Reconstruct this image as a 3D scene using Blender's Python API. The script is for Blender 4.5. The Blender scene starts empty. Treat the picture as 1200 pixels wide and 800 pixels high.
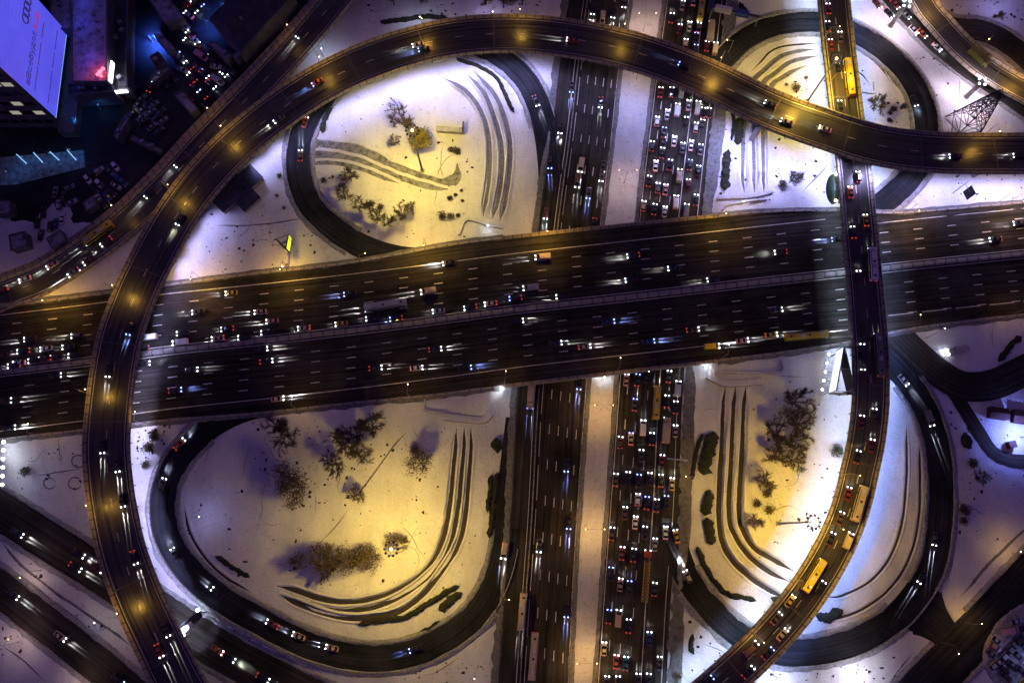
import bpy, bmesh, math, random
import numpy as np
from mathutils import Vector, Matrix
random.seed(7); RNG = np.random.default_rng(7)
C = bpy.context.scene
COL = C.collection
# ---------------------------------------------------------------- camera
H = 300.0; F = 1000.0; TH = math.atan(0.225)
cam = bpy.data.cameras.new('camera'); co = bpy.data.objects.new('camera', cam); COL.objects.link(co)
co.location = (0, 0, H); co.rotation_euler = (TH, 0, 0)
cam.sensor_width = 36.0; cam.lens = 30.0; cam.clip_start = 1; cam.clip_end = 9000
C.camera = co
# ---------------------------------------------------------------- night sky
W = bpy.data.worlds.new('World'); C.world = W; W.use_nodes = True
nt = W.node_tree; bg = nt.nodes['Background']
sky = nt.nodes.new('ShaderNodeTexSky'); sky.sky_type = 'NISHITA'; sky.sun_disc = False
sky.sun_elevation = math.radians(-4.0); sky.sun_rotation = math.radians(250); sky.altitude = 150
mx = nt.nodes.new('ShaderNodeMixRGB'); mx.blend_type = 'ADD'; mx.inputs[0].default_value = 1
mx.inputs[2].default_value = (0.265, 0.145, 0.66, 1)          # violet city sky glow over the dusk sky
nt.links.new(sky.outputs[0], mx.inputs[1]); nt.links.new(mx.outputs[0], bg.inputs[0])
bg.inputs[1].default_value = 0.15
C.view_settings.view_transform = 'Standard'; C.view_settings.look = 'None'
C.view_settings.exposure = 0.3; C.view_settings.gamma = 1.0; C.view_settings.use_curve_mapping = False
C.render.engine = 'CYCLES'
cy = C.cycles
cy.use_denoising = True; cy.max_bounces = 5; cy.diffuse_bounces = 2; cy.glossy_bounces = 2
cy.transmission_bounces = 2; cy.sample_clamp_indirect = 2.0; cy.sample_clamp_direct = 0.0
cy.caustics_reflective = False; cy.caustics_refractive = False
SODIUM = (1.0, 0.55, 0.07); WARM = (1.0, 0.72, 0.36); WHITE = (0.90, 0.92, 1.0); ICE = (0.55, 0.66, 1.0); CYAN = (0.02, 0.30, 1.0)

# ---------------------------------------------------------------- maths
ST, CT = math.sin(TH), math.cos(TH)
def P(px, py, z=0.0):
    """the world point at height z that the photograph shows at (px, py)"""
    u = px-600.0; v = 400.0-py
    d = (u, v*CT+F*ST, v*ST-F*CT)
    t = (z-H)/d[2]
    return np.array((u*t, d[1]*t, z))
def catmull(p, step=2.5):
    p = np.asarray(p, float)
    q = np.vstack([2*p[0]-p[1], p, 2*p[-1]-p[-2]])
    out = []
    for i in range(1, len(q)-2):
        n = max(2, int(np.linalg.norm(q[i+1][:2]-q[i][:2])/step))
        t = np.linspace(0, 1, n, endpoint=False)[:, None]
        out.append(0.5*((2*q[i])+(-q[i-1]+q[i+1])*t+(2*q[i-1]-5*q[i]+4*q[i+1]-q[i+2])*t**2+(-q[i-1]+3*q[i]-3*q[i+1]+q[i+2])*t**3))
    out.append(q[-2][None])
    return np.vstack(out)
def wpath(pts, step=2.5):
    """pixel path with heights [(px,py,z)] -> smooth world path"""
    return catmull([P(a, b, c) for a, b, c in pts], step)
def tangents(p):
    t = np.gradient(p[:, :2], axis=0)
    return t/np.maximum(1e-9, np.linalg.norm(t, axis=1))[:, None]
def normals2(p):
    t = tangents(p); return np.stack([-t[:, 1], t[:, 0]], 1)
def arclen(p):
    return np.concatenate([[0], np.cumsum(np.linalg.norm(np.diff(p[:, :2], axis=0), axis=1))])
def offset_path(p, off, dz=0.0):
    n = normals2(p); q = p.copy(); q[:, :2] += n*(np.asarray(off)[:, None] if np.ndim(off) else off); q[:, 2] += dz
    return q
def at_len(p, s):
    a = arclen(p); s = min(max(s, 0), a[-1])
    pos = np.array([np.interp(s, a, p[:, k]) for k in range(3)])
    i = min(len(p)-1, np.searchsorted(a, s)); t = tangents(p)[i]
    return pos, t

# ---------------------------------------------------------------- objects
def link(name, me, parent=None, loc=(0, 0, 0), rz=0.0):
    o = bpy.data.objects.new(name, me); COL.objects.link(o)
    o.location = loc; o.rotation_euler = (0, 0, rz)
    if parent is not None: o.parent = parent
    return o
def tag(o, label, cat, group=None):
    o['label'] = label; o['category'] = cat
    if group: o['group'] = group
    return o
def thing(name, label, cat, loc=(0, 0, 0), rz=0.0, group=None):
    return tag(link(name, None, None, loc, rz), label, cat, group)
def struct(o): o['kind'] = 'structure'; return o

class MB:
    """collects shapes, then becomes one mesh"""
    def __init__(s): s.v = []; s.f = []; s.m = []; s.uv = []; s.mats = []
    def mi(s, mat):
        if mat not in s.mats: s.mats.append(mat)
        return s.mats.index(mat)
    def add(s, verts, faces, mat, uvs=None):
        b = len(s.v); k = s.mi(mat)
        s.v += [tuple(map(float, x)) for x in verts]
        for i, f in enumerate(faces):
            s.f.append(tuple(b+j for j in f)); s.m.append(k)
            s.uv.append(uvs[i] if uvs else [(0, 0)]*len(f))
    def box(s, c, d, mat, rz=0.0, taper=1.0, ty=None):
        x, y, z = [k/2 for k in d]; ty = taper if ty is None else ty
        q = [(-x, -y, -z), (x, -y, -z), (x, y, -z), (-x, y, -z), (-x*taper, -y*ty, z), (x*taper, -y*ty, z), (x*taper, y*ty, z), (-x*taper, y*ty, z)]
        cr, sr = math.cos(rz), math.sin(rz)
        q = [(c[0]+a*cr-b*sr, c[1]+a*sr+b*cr, c[2]+e) for a, b, e in q]
        s.add(q, [(3, 2, 1, 0), (4, 5, 6, 7), (0, 1, 5, 4), (1, 2, 6, 5), (2, 3, 7, 6), (3, 0, 4, 7)], mat)
    def tube(s, a, b, r0, r1, mat, n=8, cap=True):
        a = Vector(a); b = Vector(b); d = (b-a)
        if d.length < 1e-6: return
        d.normalize(); u = d.orthogonal().normalized(); w = d.cross(u)
        vs = []
        for c, r in ((a, r0), (b, r1)):
            for i in range(n):
                t = 2*math.pi*i/n; vs.append(c+u*(r*math.cos(t))+w*(r*math.sin(t)))
        fs = [(i, (i+1) % n, n+(i+1) % n, n+i) for i in range(n)]
        if cap: fs += [tuple(range(n-1, -1, -1)), tuple(range(n, 2*n))]
        s.add(vs, fs, mat)
    def quad(s, a, b, c, d, mat): s.add([a, b, c, d], [(0, 1, 2, 3)], mat, [[(0, 0), (1, 0), (1, 1), (0, 1)]])
    def ball(s, c, r, mat, n=8, m=5, sz=1.0):
        vs = []; fs = []
        for j in range(m+1):
            ph = math.pi*j/m
            for i in range(n):
                t = 2*math.pi*i/n
                vs.append((c[0]+r*math.sin(ph)*math.cos(t), c[1]+r*math.sin(ph)*math.sin(t), c[2]+r*sz*math.cos(ph)))
        for j in range(m):
            for i in range(n): fs.append((j*n+i, (j+1)*n+i, (j+1)*n+(i+1) % n, j*n+(i+1) % n))
        s.add(vs, fs, mat)
    def sweep(s, path, profile, mat, closed=True):
        """profile: [(offset along the left normal, dz)] or a list of one profile per path point"""
        n = normals2(path); L = arclen(path); N = len(path)
        per = isinstance(profile, np.ndarray) and profile.ndim == 3
        K = profile.shape[1] if per else len(profile)
        pr = profile if per else np.repeat(np.asarray(profile, float)[None], N, 0)
        vs = np.empty((N, K, 3))
        vs[:, :, 0] = path[:, None, 0]+n[:, None, 0]*pr[:, :, 0]
        vs[:, :, 1] = path[:, None, 1]+n[:, None, 1]*pr[:, :, 0]
        vs[:, :, 2] = path[:, None, 2]+pr[:, :, 1]
        fs = []; uv = []
        E = K if closed else K-1
        for i in range(N-1):
            for j in range(E):
                k = (j+1) % K
                fs.append((i*K+j, i*K+k, (i+1)*K+k, (i+1)*K+j))
                uv.append([(L[i], pr[i, j, 0]), (L[i], pr[i, k, 0]), (L[i+1], pr[i+1, k, 0]), (L[i+1], pr[i+1, j, 0])])
        if closed:
            fs.append(tuple(range(K-1, -1, -1))); uv.append([(0, 0)]*K)
            fs.append(tuple((N-1)*K+j for j in range(K))); uv.append([(0, 0)]*K)
        s.add(vs.reshape(-1, 3), fs, mat, uv)
    def mesh(s, name):
        me = bpy.data.meshes.new(name); me.from_pydata(s.v, [], s.f)
        for m in s.mats: me.materials.append(m)
        me.polygons.foreach_set('material_index', s.m)
        ul = me.uv_layers.new(name='UVMap')
        ul.data.foreach_set('uv', [c for f in s.uv for p in f for c in p])
        me.update(); return me
    def obj(s, name, parent=None, loc=(0, 0, 0), rz=0.0): return link(name, s.mesh(name), parent, loc, rz)
def strip_mb(L, R, mat, skirt=1.2, dz=0.0):
    """a slab between two world polylines of equal length, with skirts"""
    L = np.asarray(L).copy(); R = np.asarray(R).copy(); L[:, 2] += dz; R[:, 2] += dz
    mid = (L+R)/2; a = arclen(mid); w = np.linalg.norm(L-R, axis=1)/2
    b = MB(); N = len(L); vs = []; fs = []; uv = []
    K = 6
    for i in range(N):
        vs += [L[i]-(0, 0, skirt), L[i], L[i]*.66+R[i]*.34, L[i]*.34+R[i]*.66, R[i], R[i]-(0, 0, skirt)]
    off = [1, 1, .33, -.33, -1, -1]
    for i in range(N-1):
        for j in range(K-1):
            fs.append((i*K+j, i*K+j+1, (i+1)*K+j+1, (i+1)*K+j))
            uv.append([(a[i], off[j]*w[i]), (a[i], off[j+1]*w[i]), (a[i+1], off[j+1]*w[i+1]), (a[i+1], off[j]*w[i+1])])
    b.add(vs, fs, mat, uv); return b

# ---------------------------------------------------------------- materials
def newmat(name):
    m = bpy.data.materials.new(name); m.use_nodes = True
    return m, m.node_tree.nodes, m.node_tree.links, m.node_tree.nodes['Principled BSDF']
def pos_noise(N, L, scale, detail=4, rough=.6, uv=False, vec=(1, 1, 1)):
    g = N.new('ShaderNodeUVMap') if uv else N.new('ShaderNodeNewGeometry')
    mp = N.new('ShaderNodeMapping'); mp.inputs['Scale'].default_value = vec
    L.new(g.outputs[0], mp.inputs[0])
    n = N.new('ShaderNodeTexNoise'); n.inputs['Scale'].default_value = scale; n.inputs['Detail'].default_value = detail
    n.inputs['Roughness'].default_value = rough
    L.new(mp.outputs[0], n.inputs['Vector']); return n.outputs[0]
def ramp(N, L, src, stops):
    r = N.new('ShaderNodeValToRGB'); e = r.color_ramp.elements
    while len(e) < len(stops): e.new(.5)
    for k, (p, c) in enumerate(stops):
        e[k].position = p; e[k].color = (*c, 1) if len(c) == 3 else c
    L.new(src, r.inputs[0]); return r.outputs[0]
def mixc(N, L, fac, a, b, mode='MIX'):
    m = N.new('ShaderNodeMixRGB'); m.blend_type = mode
    for k, x in ((0, fac), (1, a), (2, b)):
        if isinstance(x, (int, float)): m.inputs[k].default_value = x
        elif isinstance(x, tuple): m.inputs[k].default_value = (*x, 1)
        else: L.new(x, m.inputs[k])
    return m.outputs[0]
def bump(N, L, b, h, dist, st=1.0):
    k = N.new('ShaderNodeBump'); k.inputs['Distance'].default_value = dist; k.inputs['Strength'].default_value = st
    L.new(h, k.inputs['Height']); L.new(k.outputs[0], b.inputs['Normal'])
def simple(name, c, r=.6, metal=0.0, var=.25, scale=1.5):
    m, N, L, b = newmat(name)
    n = pos_noise(N, L, scale)
    col = ramp(N, L, n, [(.3, tuple(x*(1-var) for x in c)), (.7, tuple(min(1, x*(1+var)) for x in c))])
    L.new(col, b.inputs['Base Color']); b.inputs['Roughness'].default_value = r; b.inputs['Metallic'].default_value = metal
    return m
def emit(name, c, s):
    m, N, L, b = newmat(name)
    b.inputs['Base Color'].default_value = (.05, .05, .05, 1)
    b.inputs['Emission Color'].default_value = (*c, 1); b.inputs['Emission Strength'].default_value = s
    return m
def asphalt(name, c=.05, tint=(1, .96, .92), rough=.42, spec=.02):
    m, N, L, b = newmat(name)
    streak = pos_noise(N, L, 1.0, 4, .55, True, (.018, 1.1, 1))     # wheel tracks along the lanes
    patch = pos_noise(N, L, .06, 5, .6)
    fine = pos_noise(N, L, 3.0, 4, .7)
    a = ramp(N, L, streak, [(.3, (c*.45*tint[0], c*.45*tint[1], c*.45*tint[2])), (.66, (c*1.6*tint[0], c*1.6*tint[1], c*1.6*tint[2])), (.80, (c*2.6*tint[0], c*2.6*tint[1], c*2.65*tint[2]))])
    p = ramp(N, L, patch, [(.35, (.55, .55, .55)), (.68, (1.5, 1.48, 1.45))])
    f = ramp(N, L, fine, [(.3, (.75, .75, .75)), (.7, (1.25, 1.25, 1.25))])
    L.new(mixc(N, L, 1.0, mixc(N, L, 1.0, a, p, 'MULTIPLY'), f, 'MULTIPLY'), b.inputs['Base Color'])
    rr = ramp(N, L, streak, [(.3, (rough-.1,)*3), (.7, (rough+.22,)*3)])
    L.new(rr, b.inputs['Roughness']); b.inputs['Specular IOR Level'].default_value = spec; bump(N, L, b, fine, .03, .5)
    return m
def snow(name, base=.78, dirt=(.30, .26, .22), amount=.5, scale=.25, lump=.25):
    m, N, L, b = newmat(name)
    big = pos_noise(N, L, .035, 6, .62)
    mid = pos_noise(N, L, scale, 6, .7)
    fine = pos_noise(N, L, 1.6, 5, .72)
    col = ramp(N, L, big, [(.3, (base*.80, base*.81, base*.84)), (.62, (base*.98, base*.99, base*1.03))])
    spots = ramp(N, L, mid, [(.60-.16*amount, (0, 0, 0)), (.80-.1*amount, (1, 1, 1))])
    col = mixc(N, L, spots, col, dirt)
    gr = ramp(N, L, fine, [(.32, (.80, .80, .81)), (.54, (1, 1, 1))])
    drift = pos_noise(N, L, .11, 5, .6, False, (1, .45, 1)); col = mixc(N, L, 1.0, col, ramp(N, L, drift, [(.36, (.84, .84, .85)), (.6, (1, 1, 1))]), 'MULTIPLY')
    col = mixc(N, L, 1.0, col, gr, 'MULTIPLY')
    L.new(col, b.inputs['Base Color']); b.inputs['Roughness'].default_value = .75
    add = N.new('ShaderNodeMath'); add.operation = 'ADD'; L.new(mid, add.inputs[0]); L.new(fine, add.inputs[1])
    ad2 = N.new('ShaderNodeMath'); ad2.operation = 'MULTIPLY_ADD'; L.new(drift, ad2.inputs[0]); ad2.inputs[1].default_value = 4.0; L.new(add.outputs[0], ad2.inputs[2])
    bump(N, L, b, ad2.outputs[0], lump, 1.0)
    return m
def objcolor(name, rough=.35, coat=.4):
    m, N, L, b = newmat(name)
    oi = N.new('ShaderNodeObjectInfo'); n = pos_noise(N, L, 4.0)
    f = ramp(N, L, n, [(.3, (.8, .8, .8)), (.7, (1, 1, 1))])
    L.new(mixc(N, L, 1.0, oi.outputs['Color'], f, 'MULTIPLY'), b.inputs['Base Color'])
    b.inputs['Roughness'].default_value = rough; b.inputs['Coat Weight'].default_value = coat; b.inputs['Coat Roughness'].default_value = .15
    return m
def jointed(name, c, pitch=3.0, rough=.8):
    """concrete with a dark joint every few metres along its length"""
    m, N, L, b = newmat(name)
    uv = N.new('ShaderNodeUVMap'); sp = N.new('ShaderNodeSeparateXYZ'); L.new(uv.outputs[0], sp.inputs[0])
    d = N.new('ShaderNodeMath'); d.operation = 'DIVIDE'; d.inputs[1].default_value = pitch; L.new(sp.outputs[0], d.inputs[0])
    fr = N.new('ShaderNodeMath'); fr.operation = 'FRACT'; L.new(d.outputs[0], fr.inputs[0])
    j = ramp(N, L, fr.outputs[0], [(.0, (.45, .45, .45)), (.12, (.5, .5, .5)), (.22, (1, 1, 1)), (1, (1, 1, 1))])
    n = pos_noise(N, L, .8, 5, .7)
    col = ramp(N, L, n, [(.3, tuple(x*.6 for x in c)), (.7, c)])
    L.new(mixc(N, L, 1.0, col, j, 'MULTIPLY'), b.inputs['Base Color']); b.inputs['Roughness'].default_value = rough
    return m
M = {}
M['asphalt'] = asphalt('asphalt', .036, (1, .90, .82))
M['highway'] = asphalt('highway asphalt', .036, (1, .90, .80))
M['ramp'] = asphalt('ramp asphalt', .024, (.86, .90, 1.15), .5)
M['deck'] = asphalt('deck asphalt', .034, (1, .90, .76), .30, .5)
M['snow'] = snow('snow', .80, (.40, .39, .40), .10)
M['median'] = snow('trodden snow', .62, (.30, .23, .16), .30, .5, .3)
M['bank'] = snow('dirty snow bank', .42, (.12, .10, .08), .75, .9, .4)
M['slush'] = snow('slush and painted shade', .22, (.06, .055, .05), .9, .8, .3)  # slush; also the painted shade of some terrace steps
M['soil'] = simple('soil and painted shade', (.035, .028, .024), .9, 0, .4)  # bare earth; also the painted shade behind terrace steps
M['paint'] = simple('road paint', (.55, .53, .48), .6, 0, .35, 1.2)
M['concrete'] = simple('concrete', (.30, .28, .26), .85, 0, .3, .5)
M['concrete_pale'] = simple('pale concrete', (.42, .41, .40), .85, 0, .25, .5)
M['parapet'] = jointed('parapet concrete', (.38, .33, .26), 3.2)
M['barrier'] = jointed('barrier concrete', (.36, .33, .31), 4.0)
M['rail'] = jointed('galvanised rail', (.38, .38, .40), 2.0, .5)
M['steel'] = simple('galvanised steel', (.30, .30, .32), .45, .7)
M['dark'] = simple('dark metal', (.03, .03, .035), .5)
M['lamp_body'] = simple('lamp housing', (.16, .16, .17), .5, .3)
M['paintcar'] = objcolor('car paint')
M['flat'] = objcolor('painted sheet', .6, 0)
M['glass'] = simple('tinted glass', (.012, .013, .017), .12)
M['tyre'] = simple('rubber', (.015, .015, .016), .85)
M['head'] = emit('lit headlight', (.86, .90, 1.0), 7.0)
M['head_blue'] = emit('lit xenon headlight', (.28, .36, 1.0), 5.0)
M['tail'] = emit('lit tail light', (1.0, .07, .05), .9)
M['head_off'] = simple('clear lens', (.35, .35, .36), .2)
M['tail_off'] = simple('red lens', (.22, .015, .012), .3)
M['lens_s'] = emit('sodium lens', (1.0, .72, .30), 14.0)
M['lens_w'] = emit('white lens', (.9, .93, 1.0), 20.0)
M['bark'] = simple('bark', (.07, .055, .04), .9)
M['twig'] = simple('winter twigs', (.10, .075, .045), .9, 0, .45, .6)
M['dryleaf'] = simple('dry yellow leaves', (.20, .165, .035), .8, 0, .5, .9)
M['evergreen'] = simple('evergreen needles', (.025, .035, .018), .9, 0, .5, .7)
M['hedge'] = simple('clipped hedge', (.016, .019, .010), .9, 0, .5, 1.2)
# ================================================================ road network (heights in metres above the lower motorway)
ZE = 6.5
xs_e = np.arange(-160, 1380, 10.0)
def sm(y, k=7):
    yp = np.concatenate([np.full(k, 0)+y[0]-(y[1]-y[0])*np.arange(k, 0, -1), y, y[-1]+(y[-1]-y[-2])*np.arange(1, k+1)])
    return np.convolve(yp, np.ones(k)/k, 'same')[k:-k]
def epoly(xp, yp): return sm(np.interp(xs_e, xp, yp, left=None))
EX = [-160, 0, 100, 200, 300, 420, 520, 600, 750, 900, 1000, 1040, 1100, 1200, 1380]
ET = [380, 361, 348, 335, 322, 309, 289, 279.5, 264, 249, 248, 253, 248, 239, 224]
EB = [533, 513, 502, 490, 483, 470, 460, 449, 431, 414, 399, 388, 379, 367, 346]
EM = [457, 436, 424, 410, 400, 386.5, 374, 363, 346.5, 329.5, 318.5, 314, 307.5, 297.5, 280]
ew_T = np.array([P(x, y, ZE) for x, y in zip(xs_e, epoly(EX, ET))])
ew_B = np.array([P(x, y, ZE) for x, y in zip(xs_e, epoly(EX, EB))])
ew_M = catmull(np.array([P(x, y, ZE) for x, y in zip(xs_e[::4], epoly(EX, EM)[::4])]), 3)
NY = [-140, -60, 0, 80, 150, 200, 260, 350, 450, 500, 600, 700, 800, 920]
NWL = [690, 676, 666, 655, 648, 640, 632, 620, 607, 604, 600, 592, 584, 575]
NML = [758, 748, 739.5, 727, 720, 714, 706, 698, 690, 686, 679, 673, 669, 664]
NMR = [796, 787, 779, 767, 759, 752, 746, 734, 722, 719, 711, 704, 697, 689]
NER = [872, 860, 851, 842, 834, 828, 822, 811, 800, 798, 795, 786, 781, 775]
ys_n = np.arange(-140, 920, 8.0)
def npoly(v): return [P(x, y, 0) for x, y in zip(sm(np.interp(ys_n, NY, v), 9), ys_n)]
ns_WL, ns_ML, ns_MR, ns_ER = [np.array(npoly(v)) for v in (NWL, NML, NMR, NER)]

RING = {
 'E': ([(641, 262, -.04), (645, 225, -.04), (644, 190, .1), (638, 148, .5), (624, 107, 1), (600, 77, 1.6), (562, 55, 2.3), (505, 46, 3.1), (445, 62, 3.9), (402, 90, 4.4), (370, 124, 4.9), (353, 160, 5.3), (350, 200, 5.7), (361, 236, 6.0), (389, 266, 6.3), (428, 290, 6.44), (475, 303, 6.44), (530, 303, 6.44)], 9.0),
 'F': ([(817, 150, -.04), (826, 112, -.04), (838, 84, .1), (852, 66, .5), (872, 47, 1), (900, 33, 1.6), (930, 27, 2.2), (962, 27, 2.8), (999, 38, 3.5), (1037, 61, 4.2), (1065, 90, 4.8), (1081, 121, 5.3), (1086, 152, 5.7), (1083, 180, 6.0), (1070, 204, 6.3), (1048, 227, 6.44), (1018, 248, 6.44), (975, 261, 6.44), (930, 264, 6.44)], 9.0),
 'G': ([(370, 462, 6.44), (325, 470, 6.44), (280, 482, 6.4), (245, 501, 6.2), (214, 531, 5.8), (195, 565, 5.3), (191, 600, 4.8), (200, 638, 4.2), (223, 670, 3.6), (259, 701, 3.0), (300, 725, 2.5), (350, 751, 2.0), (400, 767, 1.6), (450, 771, 1.2), (500, 759, .8), (546, 731, .5), (574, 695, .25), (590, 650, .1), (595, 600, -.04), (600, 550, -.04), (607, 490, -.04)], 8.6),
 'H': ([(786, 540, -.04), (786, 590, -.04), (792, 640, .1), (811, 686, .4), (845, 726, 1.0), (880, 752, 1.6), (925, 765, 2.2), (980, 758, 2.8), (1028, 739, 3.4), (1065, 708, 4.0), (1092, 664, 4.6), (1101, 620, 5.1), (1103, 570, 5.6), (1098, 522, 5.9), (1084, 478, 6.2), (1064, 447, 6.4), (1040, 421, 6.44), (1008, 397, 6.44), (965, 392, 6.44)], 8.6)}
ring = {k: (wpath(v[0]), v[1]/2) for k, v in RING.items()}
SIDE = {
 'lower_road': ([(-140, 520, 1), (-60, 564, 1), (0, 598, 1), (50, 630, 1), (105, 664, 1), (150, 693, 1), (200, 725, 1), (250, 757, 1), (310, 790, 1), (400, 835, 1)], 12.5),
 'outer_road': ([(-140, 585, 2), (-60, 645, 2), (0, 690, 2), (50, 728, 2), (100, 767, 2), (150, 808, 2), (210, 860, 2)], 11.0),
 'upper_slip_road': ([(1005, -60, 1), (1040, -5, 1), (1068, 25, 1), (1100, 57, 1), (1140, 88, 1), (1200, 128, 1), (1280, 190, 1)], 6.0),
 'yard_road': ([(1090, 20, 1.5), (1118, 33, 1.5), (1150, 36, 1.5), (1180, 50, 1.5), (1215, 80, 1.5), (1260, 130, 1.5)], 9.5),
 'east_road': ([(1015, 352, 6.40), (1046, 386, 6.40), (1072, 412, 6.0), (1100, 436, 5.6), (1130, 452, 5.2), (1165, 450, 5), (1200, 434, 5), (1270, 400, 5)], 10.5),
 'car_park_lane': ([(1115, 455, 5.16), (1131, 480, 5.0), (1150, 510, 5), (1163, 529, 5), (1185, 539, 5), (1230, 541, 5)], 4.6),
 'diagonal_road': ([(1290, 570, 3.5), (1230, 650, 3.5), (1190, 694, 3.5), (1150, 737, 3.5), (1110, 778, 3.5), (1070, 820, 3.5), (1020, 875, 3.5)], 14.0),
 'junction': ([(1066, 706, 3.96), (1084, 716, 3.8), (1108, 733, 3.5), (1128, 752, 3.44)], 13.5),
}
side = {k: (wpath(v[0]), v[1]/2) for k, v in SIDE.items()}
A_PX = [(1300, 180, 17), (1200, 180, 17.5), (1100, 179, 18.5), (1030, 170.5, 19.5), (962, 150, 20), (900, 127, 19.5), (825, 91, 18.5), (750, 63, 17.5), (675, 46.5, 16.5), (600, 39.5, 15.5), (525, 45, 14.5), (450, 65, 13.8), (378, 97, 13.3), (304, 147, 13), (248, 199, 13), (204, 257, 13.4), (170, 320, 13.8), (152, 362, 14), (139, 402, 14.2), (130.5, 452, 14.2), (125, 510, 14), (126, 550, 13.8), (132.5, 600, 13.4), (144, 650, 13), (162, 700, 12.5), (185, 750, 12), (211, 802, 11.5), (250, 870, 11)]
B_PX = [(971, -70, 10), (977, 0, 10.8), (983.5, 62, 11.5), (992, 132, 12.3), (1001, 200, 13), (1006, 253, 13.5), (1012, 317, 13.8), (1018.5, 395, 13.8), (1020.5, 455, 13.4), (1016.5, 507, 12.8), (1007, 553, 12.2), (995, 600, 11.6), (973, 650, 10.8), (941, 700, 10), (899, 750, 9.2), (846, 800, 8.5), (770, 865, 8)]
I_PX = [(-120, 398, 6.6), (-60, 376, 6.6), (0, 347, 6.7), (50, 327, 6.9), (98, 297, 7.2), (150, 258, 7.6), (196, 214, 8), (243, 163, 8.3), (293, 112, 8.6), (350, 51, 9), (393, 0, 9.2), (450, -70, 9.4)]
K_PX = [(1052, -70, 8), (1081, 0, 8), (1103, 29, 8), (1126, 54, 8), (1155, 79, 8), (1200, 106, 8), (1290, 150, 8)]
pA, pB, pI, pK = wpath(A_PX), wpath(B_PX), wpath(I_PX), wpath(K_PX)
WA, WB, WI, WK = 14.6, 11.4, 11.0, 9.4

# ---------------------------------------------------------------- terrain: one sheet that meets every ground road
S = []
def samp(mid, hw, keep=None):
    for i in range(0, len(mid)):
        if keep is None or keep(i): S.append((mid[i][0], mid[i][1], mid[i][2], hw[i] if np.ndim(hw) else hw))
em = (ew_T+ew_B)/2
samp(em, np.linalg.norm(ew_T-ew_B, axis=1)/2+.5, lambda i: not 592 < xs_e[i] < 836)
for x, t, b in zip(xs_e, ew_T, ew_B):      # edges of the embankment, so that its sides hold their height
    if not 585 < x < 842:
        S.append((t[0], t[1]-2, t[2], 2.5)); S.append((b[0], b[1]+2, b[2], 2.5))
nm = (ns_WL+ns_ER)/2
for f in (0.08, .3, .5, .7, .92):
    q = ns_WL*(1-f)+ns_ER*f; samp(q, np.linalg.norm(ns_WL-ns_ER, axis=1)*.12)
for p, hw in list(ring.values())+list(side.values()): samp(p, hw)
S = np.array(S)
gx = np.concatenate([[-3000, -1200, -600, -400, -330], np.arange(-300, 301, 2.0), [330, 400, 600, 1200, 3000]])
gy = np.concatenate([[-3000, -1200, -500, -250, -160], np.arange(-130, 301, 2.0), [330, 420, 700, 1500, 4000]])
GX, GY = np.meshgrid(gx, gy)
def terrain_at(x, y):
    out = np.empty(len(x))
    for k in range(0, len(x), 4000):
        dx = x[k:k+4000, None]-S[None, :, 0]; dy = y[k:k+4000, None]-S[None, :, 1]
        d = np.sqrt(dx*dx+dy*dy)-S[None, :, 3]
        w = 1/(np.maximum(d, 0)+1.2)**3
        z = (w*S[None, :, 2]).sum(1)/w.sum(1)
        ins = np.where(d < 1.3, S[None, :, 2], 99).min(1)
        out[k:k+4000] = np.where(ins < 90, np.minimum(ins, z)-.32, z)
    return out
rough = .22*np.sin(GX*.21+1.3*np.sin(GY*.09))*np.sin(GY*.17+np.sin(GX*.07))+.12*np.sin(GX*.63+GY*.41)*np.sin(GY*.55-GX*.2)
TZ = terrain_at(GX.ravel(), GY.ravel()).reshape(GX.shape)
dn = np.sqrt((GX[:, :, None]-S[None, None, ::3, 0])**2+(GY[:, :, None]-S[None, None, ::3, 1])**2).min(2) if False else None
TZ = TZ+np.clip(rough, -.1, .3)*.6-.05
ins_fix = terrain_at(GX.ravel(), GY.ravel()).reshape(GX.shape)
TZ = np.where(TZ > ins_fix+.12, ins_fix+.12, TZ)
ny, nx = GX.shape
def tz(x, y):
    i = np.clip(np.searchsorted(gx, x)-1, 0, nx-2); j = np.clip(np.searchsorted(gy, y)-1, 0, ny-2)
    a = (x-gx[i])/(gx[i+1]-gx[i]); b = (y-gy[j])/(gy[j+1]-gy[j])
    return TZ[j, i]*(1-a)*(1-b)+TZ[j, i+1]*a*(1-b)+TZ[j+1, i]*(1-a)*b+TZ[j+1, i+1]*a*b
def G(px, py):
    """the point of the terrain seen at a pixel of the photograph"""
    z = 2.0
    for _ in range(6):
        q = P(px, py, z); z = float(tz(q[0], q[1]))
    return P(px, py, z)
def gpath(pts, step=1.5, dz=0.0):
    q = catmull([G(a, b) for a, b in pts], step)
    for k in range(len(q)): q[k, 2] = tz(q[k, 0], q[k, 1])+dz
    return q
vs = np.stack([GX.ravel(), GY.ravel(), TZ.ravel()], 1)
idx = np.arange(ny*nx).reshape(ny, nx)
fs = np.stack([idx[:-1, :-1].ravel(), idx[:-1, 1:].ravel(), idx[1:, 1:].ravel(), idx[1:, :-1].ravel()], 1)
me = bpy.data.meshes.new('snowy_ground'); me.from_pydata(vs.tolist(), [], fs.tolist()); me.materials.append(M['snow'])
me.polygons.foreach_set('use_smooth', [True]*len(me.polygons)); me.update()
struct(link('snowy_ground', me))

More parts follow.
